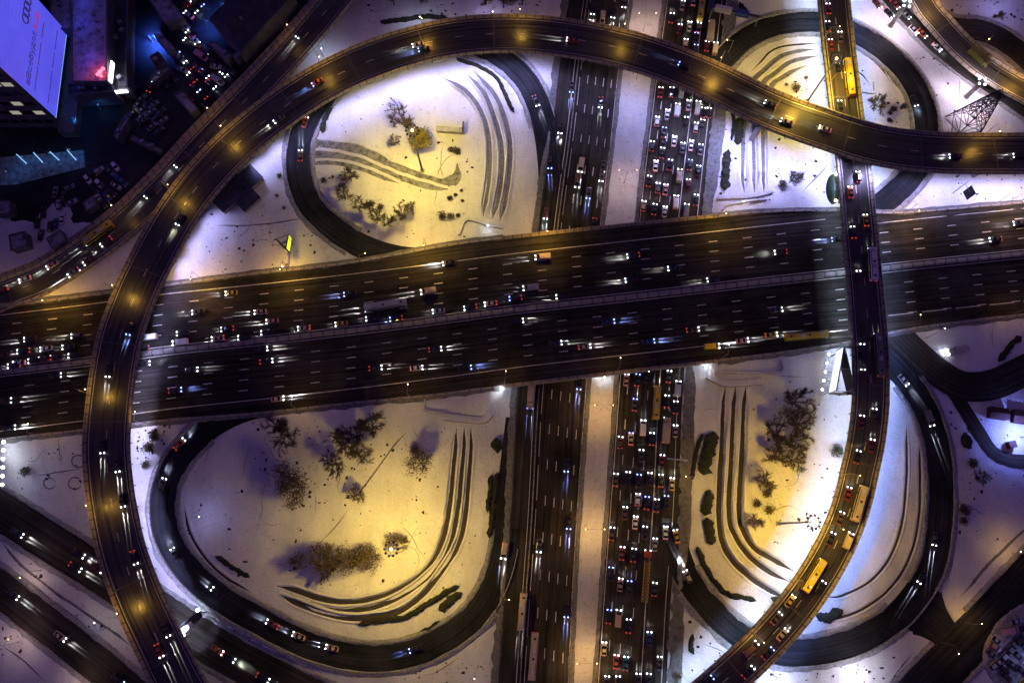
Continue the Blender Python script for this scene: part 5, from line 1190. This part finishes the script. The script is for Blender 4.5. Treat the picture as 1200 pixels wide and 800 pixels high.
# lattice tower
q = G(1126, 150); t = thing('lattice_tower', 'steel lattice transmission tower leaning over the snow beside the curved flyover', 'pylon', tuple(q), .12)
HT = 27.0; wz = lambda z: 4.4*(1-z/HT)+.7
def corner(z, k): s = wz(z); return np.array([(s, s), (-s, s), (-s, -s), (s, -s)][k])
lv = [0, 5, 9.5, 13.5, 17, 20, 22.5, 24.8, 27]
for k in range(4):
    b = MB(); p, r = corner(0, k), corner(HT, k); b.tube((*p, -.4), (*r, HT), .26, .18, M['dark'], 5); b.obj('leg', t)
b = MB()
for z0, z1 in zip(lv, lv[1:]):
    for k in range(4):
        a, c, d, e = corner(z0, k), corner(z0, (k+1) % 4), corner(z1, k), corner(z1, (k+1) % 4)
        b.tube((*a, z0), (*e, z1), .12, .12, M['dark'], 4, False); b.tube((*c, z0), (*d, z1), .12, .12, M['dark'], 4, False); b.tube((*d, z1), (*e, z1), .12, .12, M['dark'], 4, False)
b.obj('bracing', t)
for z, l in ((17, 6.5), (21, 5.2), (25, 4.2)):
    b = MB()
    for s in (-1, 1): b.tube((0, .6, z), (s*l, 0, z+.3), .10, .06, M['dark'], 5); b.tube((0, -.6, z), (s*l, 0, z+.3), .10, .06, M['dark'], 5); b.tube((0, 0, z+1.3), (s*l, 0, z+.35), .06, .05, M['dark'], 4); b.tube((s*l, 0, z+.3), (s*l, 0, z-.9), .08, .08, M['steel'], 5)
    b.obj('crossarm', t)
# green domed shelter beside the narrower flyover
q = G(976, 222); t = thing('domed_shelter', 'dark green oval dome with two small lamps beside the narrower flyover', 'shelter', tuple(q), -.1)
M['green'] = simple('dark green membrane', (.008, .022, .012), .5)
b = MB(); b.ball((0, 0, 0), 2.6, M['green'], 18, 10, 1.3); b.v = [(x, y*2.3, max(z, -.2)) for x, y, z in b.v]; b.obj('dome', t)
for y in (5.0, -5.2):
    b = MB(); b.ball((.3, y, 2.2), .45, M['lens_s'], 8, 5); hd = b.obj('lamp', t); add_light('lamp_glow', 'POINT', (.9, y*1.12, 3.0), 40, (.8, 1.0, .4), None, parent=hd)
# crane truck in the queue
n_, t_, k_, o_ = on_path(nE, 757, 675)
q = n_; t = thing('crane_truck', 'long lorry with orange cab and yellow lattice boom in the lower jam', 'truck', (q[0], q[1], .03), math.atan2(t_[1], t_[0])+math.pi)
M['orange'] = simple('orange paint', (.5, .09, .03), .4); M['yellow'] = simple('yellow paint', (.55, .36, .05), .5)
b = MB(); loft(b, [(8.5, .95, .9, .5, 1.6), (8.3, 1.15, 1.1, .45, 2.5), (7.2, 1.2, 1.15, .45, 2.8), (6.2, 1.2, 1.15, .45, 2.75), (6.1, 1.1, 1.05, .5, 2.5)], M['orange']); b.obj('cab', t)
b = MB(); loft(b, [(8.53, .98, .9, 1.65, 1.75), (8.25, 1.0, .94, 1.7, 2.55)], M['glass']); b.obj('windows', t)
b = MB(); b.box((-1.2, 0, .95), (14.4, 1.1, .5), M['dark']); wheels(b, (7.2, -3.5, -5, -6.5), 1.2, .5); b.obj('chassis', t)
b = MB()
for y in (-.95, .95): b.box((-1.5, y, 2.0), (13.6, .22, .25), M['yellow'])
for i, x in enumerate(np.arange(-8.2, 5, 1.1)):
    b.tube((x, -.95, 2.0), (x+1.1, .95, 2.0), .09, .09, M['yellow'], 5); b.box((x, 0, 2.0), (.12, 1.9, .14), M['yellow'])
b.obj('boom', t)
for s in (-1, 1):
    b = MB(); b.ball((8.5, s*.9, 1.0), .27, M['head'], 7, 4, .6); b.obj('headlight', t)
# excavated-looking dark red sheds on the far right plot
for px, py, s, lab in [(1167, 485, (6.6, 4.2, 2.4), 'left dark red shed on the blue lit plot on the right edge'), (1192, 489, (5.2, 4.8, 2.4), 'right dark red shed on the blue lit plot on the right edge')]:
    M['darkred'] = M.get('darkred') or simple('dark red sheet', (.06, .016, .014), .7)
    q = G(px, py); t = thing('shed', lab, 'shed', tuple(q), -.15)
    b = MB(); b.box((0, 0, s[2]/2-.2), (s[0]-.4, s[1]-.4, s[2]), M['darkred']); b.obj('wall', t)
    b = MB()
    for y in (-1, 1): b.add([(-s[0]/2, 0, s[2]+.9), (s[0]/2, 0, s[2]+.9), (s[0]/2, y*s[1]/2, s[2]-.3), (-s[0]/2, y*s[1]/2, s[2]-.3)], [(0, 1, 2, 3)], M['darkred'])
    b.obj('roof', t)
q = G(1196, 512); lamp_post(q, (-1, .2), 8, 17000, (.20, .25, 1.0), 'blue white lamp on the plot with the dark red sheds at the right edge', None, 1.8, 'lens_w')
q = G(1183, 521); t = thing('container', 'small red container under the blue lamp on the right edge', 'container', tuple(q), .2)
b = MB(); b.box((0, 0, 1.1), (2.4, 2.3, 2.4), M['darkred'])
for x in np.arange(-1, 1.1, .4): b.box((x, 0, 2.32), (.14, 2.2, .05), M['darkred'])
b.obj('body', t)
# ================================================================ car park in the lower right corner
cp = [(1213, 706), (1192, 714), (1172, 730), (1160, 748), (1155, 766), (1158, 784), (1168, 800), (1184, 815), (1230, 840), (1245, 740)]
q = [P(x, y, 3.6) for x, y in cp]
b = MB(); b.add([tuple(v) for v in q]+[(v[0], v[1], v[2]-1) for v in q], [tuple(range(len(q)))]+[(i, i+len(q), (i+1) % len(q)+len(q), (i+1) % len(q)) for i in range(len(q))], M['bank']); struct(b.obj('car_park'))
bank(np.array(catmull(q[:8], 1.0)), .9, .4, M['bank'], 'snow_bank', 99, 0)
b = MB()
b2 = [(1212, 716), (1190, 726), (1174, 742), (1166, 762), (1170, 783), (1182, 800)]
for f in np.linspace(0.05, .95, 9):
    pt = catmull([P(x, y, 3.6) for x, y in b2], 1.0); c, tg = at_len(pt, f*arclen(pt)[-1]); n = np.array((-tg[1], tg[0], 0))
    b.sweep(np.array([c-n*2.5, c, c+n*2.5]), [(.12, .02), (-.12, .02)], M['paint'], False)
struct(b.obj('bay_markings'))
for k, (px, py, col, kd, rz) in enumerate([(1190, 727, 's', 'c', .25), (1182, 738, 'p', 'v', .2), (1167, 750, 's', 'c', -.65), (1165, 757.5, 'p', 'h', -.6), (1161, 766, 'g', 'c', -.75), (1170, 774, 'p', 'c', .65), (1184, 759, 'g', 'h', .7), (1177, 767, 's', 'h', .7), (1192, 768, 'g', 'c', -.8), (1175, 783, 'k', 'c', -.75), (1186, 779, 'k', 'c', -.75), (1164, 778, 's', 'h', .6), (1178, 792, 'd', 'c', -.75), (1194, 749, 'd', 'h', .6), (1199, 798, 'y', 'c', .6), (1199, 758, 'u', 'c', -.8), (1196, 785, 'd', 'c', -.7), (1201, 735, 'k', 'c', .3)]):
    q = P(px, py, 3.63)
    place(KIND[kd], col, tuple(q), rz, '%s %s parked unlit in the corner car park, %s from the top' % (PAINT[col][0], NAME[kd], ORD[k]), NAME[kd], 'cars in the corner car park', 'off')
t = lamp_post(P(1206, 775, 3.6), (-1, 0), 8, 900, (.35, .40, 1.0), 'blue tinted lamp at the right side of the corner car park', None, 1.8, 'lens_w')
# ================================================================ the unlit city blocks in the upper left
M['city'] = asphalt('old asphalt', .03, (.9, .95, 1.1), .45)
M['roof'] = snow('snowy roof', .42, (.06, .055, .06), .8, .35, .15)
M['roofd'] = simple('tarred roof', (.035, .036, .045), .7, 0, .5, .3)
M['wall'] = simple('rendered wall', (.10, .10, .11), .85, 0, .4, .3)
M['wallb'] = simple('brown wall', (.10, .065, .04), .85, 0, .3, .3)
M['warmwin'] = emit('lit window', (.75, .70, .55), .35); M['neonred'] = emit('red neon', (1.0, .10, .16), 3.0); M['neonwhite'] = emit('white neon', (.85, .85, 1.0), 3.5); M['cyan'] = emit('cyan strip light', (.25, .55, 1.0), 1.1)
cpts = [(-260, 392), (-60, 368), (-8, 330), (45, 309), (92, 277), (137, 243), (180, 203), (230, 152), (286, 92), (335, 42), (372, 2), (450, -90), (300, -190), (0, -200), (-260, -120)]
cz = 0.0
q = [P(x, y, 0) for x, y in cpts]
cxy = np.array(q)[:, :2]
zc = max(float(tz(v[0], v[1])) for v in [P(x, y, 0) for x in range(0, 300, 20) for y in range(0, 240, 20) if x*.78+y < 290])+.35
q = [P(x, y, zc) for x, y in cpts]
b = MB(); b.add([tuple(v) for v in q]+[(v[0], v[1], v[2]-4) for v in q], [tuple(range(len(q)))]+[(i, i+len(q), (i+1) % len(q)+len(q), (i+1) % len(q)) for i in range(len(q))], M['city']); struct(b.obj('city_ground'))
CG = lambda x, y: P(x, y, zc)
def house(pxs, h, label, roofm='roof', wallm='wall', extras=None, ridge=False):
    """a block whose flat roof shows at these four pixels"""
    top = [P(x, y, zc+h) for x, y in pxs]; c = sum(top)/4
    t = thing('city_building', label, 'building', (c[0], c[1], zc), 0, 'buildings of the dark city blocks')
    v = [(p[0]-c[0], p[1]-c[1]) for p in top]
    b = MB(); b.add([(x*.985, y*.985, -.5) for x, y in v]+[(x*.985, y*.985, h-.02) for x, y in v], [(0, 1, 5, 4), (1, 2, 6, 5), (2, 3, 7, 6), (3, 0, 4, 7)], M[wallm]); wl = b.obj('wall', t)
    b = MB()
    if ridge:
        m0 = ((v[0][0]+v[3][0])/2*.8, (v[0][1]+v[3][1])/2*.8); m1 = ((v[1][0]+v[2][0])/2*.8, (v[1][1]+v[2][1])/2*.8)
        b.add([(*v[0], h), (*v[1], h), (*v[2], h), (*v[3], h), (*m0, h+2.6), (*m1, h+2.6)], [(0, 1, 5, 4), (2, 3, 4, 5), (0, 4, 3), (1, 2, 5)], M[roofm])
    else:
        b.add([(x, y, h) for x, y in v]+[(x, y, h+.25) for x, y in v], [(4, 5, 6, 7), (0, 1, 5, 4), (1, 2, 6, 5), (2, 3, 7, 6), (3, 0, 4, 7)], M[roofm])
        pv = np.array([(*p, h+.25) for p in v+v[:1]]); b.sweep(pv, [(.25, 0), (.25, .5), (-.25, .5), (-.25, 0)], M['wall'])
    rf = b.obj('roof', t)
    w = max(np.ptp([p[0] for p in v]), np.ptp([p[1] for p in v]))
    r = random.Random(int(pxs[0][0]*7+pxs[0][1]))
    for k in range(3 if w > 10 else 1):
        f, g_ = r.uniform(.2, .8), r.uniform(.2, .8)
        x = (v[0][0]*(1-f)+v[1][0]*f)*(1-g_)+(v[3][0]*(1-f)+v[2][0]*f)*g_; y = (v[0][1]*(1-f)+v[1][1]*f)*(1-g_)+(v[3][1]*(1-f)+v[2][1]*f)*g_
        b = MB(); s = r.uniform(.8, 1.8); b.box((x, y, h+1.1+(1.4 if ridge else 0)), (s, s*.8, 1.6), M['steel'], r.random()); b.obj('roof_vent', t)
    return t, c, h
house([(60, -14), (84, -14), (84, 34), (60, 36)], 11, 'dim snowy roofed block directly right of the glowing screen tower')
t, c, h = house([(85, -14), (126, -14), (126, 96), (85, 96)], 13, 'long snow roofed hall with a red neon light at its lower corner')
# red neon and white vertical sign of that hall
p = P(117, 84, zc+14.6); b = MB()
for dx, dy, r in ((0, 0, .9), (.9, 1.2, .8), (-.8, -1.0, .7), (.5, -1.6, .6)): b.ball((p[0]-c[0]+dx, p[1]-c[1]+dy, 14.4), r, M['neonred'], 8, 5, .5)
o = b.obj('neon_light', t); add_light('neon_glow', 'POINT', (p[0]-c[0], p[1]-c[1], 16), 900, (1, .08, .14), None, parent=t)
a0, a1 = P(128.5, 72, zc+13), P(128.5, 95, zc+13); b = MB(); b.box(((a0[0]+a1[0])/2-c[0]+.4, (a0[1]+a1[1])/2-c[1], 12.4), (.5, abs(a0[1]-a1[1]), 2.2), M['neonwhite']); b.obj('neon_sign', t)
t, c, h = house([(80, 99), (131, 97), (134, 108), (82, 112)], 9, 'narrow dark block with a white lit strip under its edge', 'roofd')
a0, a1 = P(110, 108, zc+7), P(150, 105, zc+7); d = a1-a0; b = MB(); b.box(((a0+a1)[0]/2-c[0], (a0+a1)[1]/2-c[1]-.8, 7.2), (np.hypot(d[0], d[1]), .5, 1.4), M['neonwhite'], math.atan2(d[1], d[0])); b.obj('sign_strip', t)
house([(137, 89), (149, 88), (150, 103), (138, 104)], 8, 'small square block with a bluish roof beside the white lit strip')
house([(133, -14), (150, -14), (148, 88), (134, 88)], 7, 'narrow brown walled block between the hall and the dark yard', 'roofd', 'wallb')
house([(165, -16), (184, -22), (216, 22), (193, 27)], 6, 'small bluish roofed house at the top between the dark yard and the street')
house([(180, 42), (187, 38), (205, 58), (198, 64)], 4, 'slim bluish roofed annex beside the street')
house([(176, 68), (186, 62), (195, 74), (184, 82)], 5, 'tiny square house below the slim annex', 'roofd')
house([(245, 22), (305, -40), (345, -8), (280, 62)], 9, 'big ridged roof block beside the elevated road', 'roofd', 'wall', None, True)
house([(272, 66), (300, 43), (303, 48), (277, 70)], 5, 'pale low strip roof under the big ridged block', 'roof')
house([(245, 52), (252, 50), (272, 66), (266, 72)], 4, 'low pale roof left of the strip roof by the elevated road', 'roof')
house([(205, 112), (214, 108), (232, 128), (224, 134)], 4, 'low shed roof beside the elevated road below the street', 'roof')
house([(176, 92), (196, 78), (200, 82), (180, 98)], 3.5, 'long thin bluish roof edging the dark yard', 'roof')
house([(-4, 236), (12, 236), (13, 250), (-3, 252)], 4, 'small bluish roof at the left edge below the lit yard', 'roof')
house([(12, 276), (30, 272), (33, 288), (14, 294)], 4, 'low roof beside the parked cars at the left edge', 'roof')
house([(56, 280), (72, 270), (78, 282), (62, 292)], 3, 'low snowy roof beside the elevated road in the parking yard', 'roof')
house([(98, 238), (110, 230), (114, 240), (102, 248)], 3, 'small snowy roof between the parked cars and the elevated road', 'roof')
house([(134, 160), (148, 136), (152, 139), (138, 165)], 4, 'thin pale roof strip across the dark yard', 'roof')
house([(156, 160), (190, 176), (188, 180), (154, 164)], 3, 'pale snowy wall roof along the lower side of the dark lot', 'roof')
# ---- tower with the giant screen
x1 = P(80, 120, zc)[0]; yS, yN = 148.2, 183.5; hT = 74.0
t = thing('screen_tower', 'tall dark office tower with a giant glowing violet screen on its side', 'building', (x1, (yS+yN)/2, zc)); cx, cyy = x1, (yS+yN)/2
b = MB(); b.box((-30, 0, hT/2-.5), (60, yN-yS, hT+1), M['wall']); b.obj('wall', t)
b = MB(); b.box((-30, 0, hT+.3), (60.6, yN-yS+.6, .5), M['roofd']); b.obj('roof', t)
b = MB(); b.box((3.0, 0, 2.2), (6.0, yN-yS+8, 4.6), M['wall']); b.obj('podium', t)
scr = MB(); Y = (yN-yS)/2-.15; z0, z1 = 7.4, 66
scr.quad((.35, -Y, z0), (.35, Y, z0), (.35, Y, z1), (.35, -Y, z1), M['led_violet'])
for yy in (-Y-.1, Y+.1): scr.box((.2, yy, (z0+z1)/2), (.34, .2, z1-z0), M['dark'])
scr.box((.2, 0, z0-.1), (.34, 2*Y, .2), M['cyan']); so = scr.obj('screen', t)
def text_mesh(s, size, mat, name):
    cu = bpy.data.curves.new(name, 'FONT'); cu.body = s; cu.size = size; cu.extrude = .04; cu.align_x = 'LEFT'
    o = bpy.data.objects.new(name, cu); COL.objects.link(o); dg = bpy.context.evaluated_depsgraph_get(); dg.update()
    me = bpy.data.meshes.new_from_object(o.evaluated_get(dg)); bpy.data.objects.remove(o); me.materials.clear(); me.materials.append(mat)
    return me
def on_wall(me, y, z, sx=1.0, name='lettering'):
    """letters read along +y, tops towards +z, on the wall that faces +x"""
    o = link(name, me, so, (.44, y, z)); o.matrix_local = Matrix(((0, 0, 1, .42), (sx, 0, 0, y), (0, 1, 0, z), (0, 0, 0, 1))); return o
m1 = text_mesh('#Всебудет', 3.7, M['ink_emit'], 'lettering'); w1 = max(v.co.x for v in m1.vertices)
m2 = text_mesh('Audi', 3.7, M['ink_red'], 'lettering'); w2 = max(v.co.x for v in m2.vertices)
tot = 2*Y*.80; k = tot/(w1+w2+.3)
on_wall(m1, -Y*.86, 25.5, k); on_wall(m2, -Y*.86+(w1+.3)*k, 25.5, k)
rg = MB()
for i in range(4):
    cy_ = 6.2+i*2.35; p = np.array([(.0, cy_+1.55*math.cos(a), 33+1.75*math.sin(a)) for a in np.linspace(0, 2*math.pi, 29)])
    for a, c in zip(p, p[1:]): rg.tube((.5, a[1], a[2]), (.5, c[1], c[2]), .24, .24, M['ink_emit'], 5, False)
rg.obj('emblem', so)
for z, ln in ((22.3, [(-15, -6), (-5, 4), (5.5, 12)]), (13.5, [(-15, -11), (-10, -2), (-1, 5), (6.5, 14)])):
    b = MB()
    for a, c in ln:
        y = a
        while y < c-.3: w = random.uniform(.35, .8); b.box((.44, y+w/2, z+random.uniform(-.1, .1)), (.04, w*.8, .55), M['ink_emit']); y += w+.1
    b.obj('fine_print', so)
# windows of the tower's lower face, a few of them lit
rr = random.Random(5)
for i in range(9):
    for j in range(11):
        lit = rr.random() < .28
        x = -3.5-j*4.2; z = 5+i*6.6
        b = MB(); b.box((x, -(yN-yS)/2-.04, z), (3.3, .10, 2.4), M['warmwin' if lit else 'glass']); b.obj('window', t)
# cyan lit yard below the tower
yd = [(-20, 186), (98, 176), (100, 196), (20, 216), (-20, 218)]
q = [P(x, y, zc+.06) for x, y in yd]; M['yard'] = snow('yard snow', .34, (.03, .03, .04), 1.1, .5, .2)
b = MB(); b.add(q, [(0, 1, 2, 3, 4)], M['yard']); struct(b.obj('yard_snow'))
for k, (px, py, pw, col, lab) in enumerate([(30, 188, 330, CYAN, 'cyan lamp left under the tower'), (62, 184, 330, CYAN, 'cyan lamp in the middle under the tower'), (85, 180, 420, CYAN, 'cyan lamp near the lower right corner of the tower'), (92, 145, 420, CYAN, 'cyan lamp right of the tower wall'), (12, 205, 200, CYAN, 'cyan lamp at the left edge below the tower'), (118, 128, 420, CYAN, 'cyan lamp below the white lit strip'),
                                   (244, 32, 5000, (.06, .16, 1.0), 'blue lamp beside the big ridged roof'), (262, 12, 4000, (.06, .16, 1.0), 'blue lamp above the big ridged roof'), (180, 50, 22200, (.05, .14, 1.0), 'blue lamp by the slim annex'), (188, 92, 2200, (.05, .14, 1.0), 'blue lamp by the long thin roof')]):
    lamp_post(CG(px, py), (1, -.6), 5.0, pw, col, lab+' in the dark city', 'blue lamps of the city blocks', 1.2, 'cyan', 165)
for k, (x0, y0, x1_, y1_) in enumerate([(22, 183, 34, 194), (42, 181, 53, 193), (61, 180, 72, 190), (81, 178, 92, 190)]):
    a, c = CG(x0, y0), CG(x1_, y1_); d = c-a; t = thing('light_bar', 'slanted white light bar in the cyan lit yard, %s from the left' % ORD[k], 'light', tuple((a+c)/2), math.atan2(d[1], d[0]), 'light bars of the lit yard')
    L = np.hypot(d[0], d[1]); b = MB(); b.box((0, 0, 1.6), (L, .3, .12), M['cyan']); b.obj('strip', t); b = MB()
    for s in (-.45, .45): b.tube((s*L, 0, 0), (s*L, 0, 1.6), .06, .06, M['steel'], 5)
    b.obj('stand', t)
# floodlight washing the long snowy roof with blue
for px, py, pw in ((96, 30, 2600), (104, 70, 2400), (98, 0, 2200)):
    q = P(px, py, zc+13); t = thing('roof_floodlight', 'blue floodlight on the snow roofed hall, %s' % {30: 'in the middle', 70: 'near the red neon', 0: 'at the top edge'}[py], 'floodlight', tuple(q), 0, 'floodlights on the hall roof')
    b = MB(); b.tube((0, 0, 0), (0, 0, 6), .07, .07, M['steel'], 5); b.obj('pole', t); b = MB(); b.box((0, 0, 6.1), (.6, .4, .25), M['lamp_body'], 0, .7); b.box((0, 0, 5.96), (.4, .3, .03), M['cyan']); hd = b.obj('lamp_head', t)
    add_light('lamp_glow', 'SPOT', (0, 0, 5.9), pw*.35, (.06, .07, 1.0), (0, 0, -1), 150, .8, .3, hd)
# cars parked and driving in the dark city
cars = [(70, 241, 's', 1.75), (74, 257, 'w', 1.6), (66, 263, 'u', 1.6), (60, 266, 'd', 1.6), (75.6, 232, 'd', 1.6), (85, 238, 's', .5), (82, 221, 'g', .5), (65.6, 226, 'g', 1.5), (104, 211, 'w', -.9), (117, 201, 's', .75), (130, 202, 'g', -.7), (136, 196, 'w', -.85), (117, 216, 'w', -.8), (124, 220, 'd', -.8), (145, 214, 'u', -.7), (140, 210, 'u', -.7), (137, 219, 's', -.5), (126, 231, 'u', -.8), (117.5, 234, 's', 2.2), (121, 239, 'd', -.8), (49, 276, 'd', 1.5), (108, 204, 'k', .75), (111, 222, 'k', -.8), (132, 226, 'k', -.7), (52, 250, 'k', 1.6), (45, 262, 'k', 1.6)]
for k, (px, py, col, rz) in enumerate(sorted(cars)):
    place(random.choice(['saloon', 'hatchback']), col, tuple(CG(px, py)+(0, 0, .02)), rz, '%s car parked in the yard left of the elevated road, %s from the left' % (PAINT[col][0], ORD[k]), 'car', 'cars parked in the city yards', 'off')
rows = [(158, 132, 'd'), (165, 137, 'g'), (172, 142, 'k'), (179, 147, 'g'), (186, 152, 'd'), (163, 124, 'k'), (170, 129, 'd'), (177, 134, 'g'), (184, 139, 'k'), (191, 144, 'g'), (168, 116, 'g'), (175, 121, 'k'), (182, 126, 'g'), (189, 131, 'd')]
for k, (px, py, col) in enumerate(sorted(rows)):
    place('saloon', col, tuple(CG(px*1.0+random.uniform(-2.5, 2.5), py+random.uniform(-2.5, 2.5))+(0, 0, .02)), .75, '%s car parked in the unlit rows of the dark lot, %s from the left' % (PAINT[col][0], ORD[k]), 'car', 'cars parked in the city yards', 'off')
for k, (px, py, col, rz, lt, kd) in enumerate([(218, 6, 'r', .75, 'jam', 'c'), (222, 19, 'w', 2.5, 'jam', 'c'), (216, 30, 's', -.75, 'off', 'v'), (235, 56, 'o', 2.4, 'jam', 'c'), (237, 67, 'p', -.6, 'off', 'v'), (264, 82, 'k', 4.1, 'jam', 'c'), (256, 96, 's', -.6, 'off', 'v'), (215, 83, 's', -.4, 'off', 'c'), (254, 79, 's', -.1, 'off', 'c'), (212, 44, 'k', -.6, 'jam', 'c'), (178, 103, 'r', 1.2, 'jam', 'c')]):
    place(KIND[kd], col, tuple(CG(px, py)+(0, 0, .02)), rz, '%s %s %s in the dark city street, %s from the top' % (PAINT[col][0], NAME[kd], 'with lit lamps' if lt == 'jam' else 'with its lamps off', ORD[k]), NAME[kd], 'cars in the city street', lt)
sp = [(196, 12, 'k'), (203, 20, 'd'), (209, 28, 'r'), (224, 42, 'k'), (229, 48, 'w'), (243, 60, 'd'), (248, 70, 'k'), (232, 80, 'g'), (226, 92, 'k'), (240, 88, 'd'), (248, 100, 'k'), (206, 60, 'd'), (212, 70, 's'), (222, 78, 'k'), (230, 104, 'd'), (238, 112, 'k'), (222, 116, 'r'), (196, 100, 'k'), (204, 92, 'd'), (274, 86, 'k'), (270, 94, 'd'), (227, 12, 'k'), (234, 4, 'r')]
for k, (px, py, col) in enumerate(sorted(sp, key=lambda v: v[1])):
    place('hatchback' if k % 3 else 'saloon', col, tuple(CG(px, py)+(0, 0, .02)), -.75+(math.pi if k % 2 else 0), '%s car in the dark street by the ridged roof, %s from the top' % (PAINT[col][0], ORD[k]), 'car', 'cars in the city street', 'jam' if k % 3 != 1 else 'off', k % 4 == 0)
# ---------------------------------------------------------------- moonless sky: no sun lamp
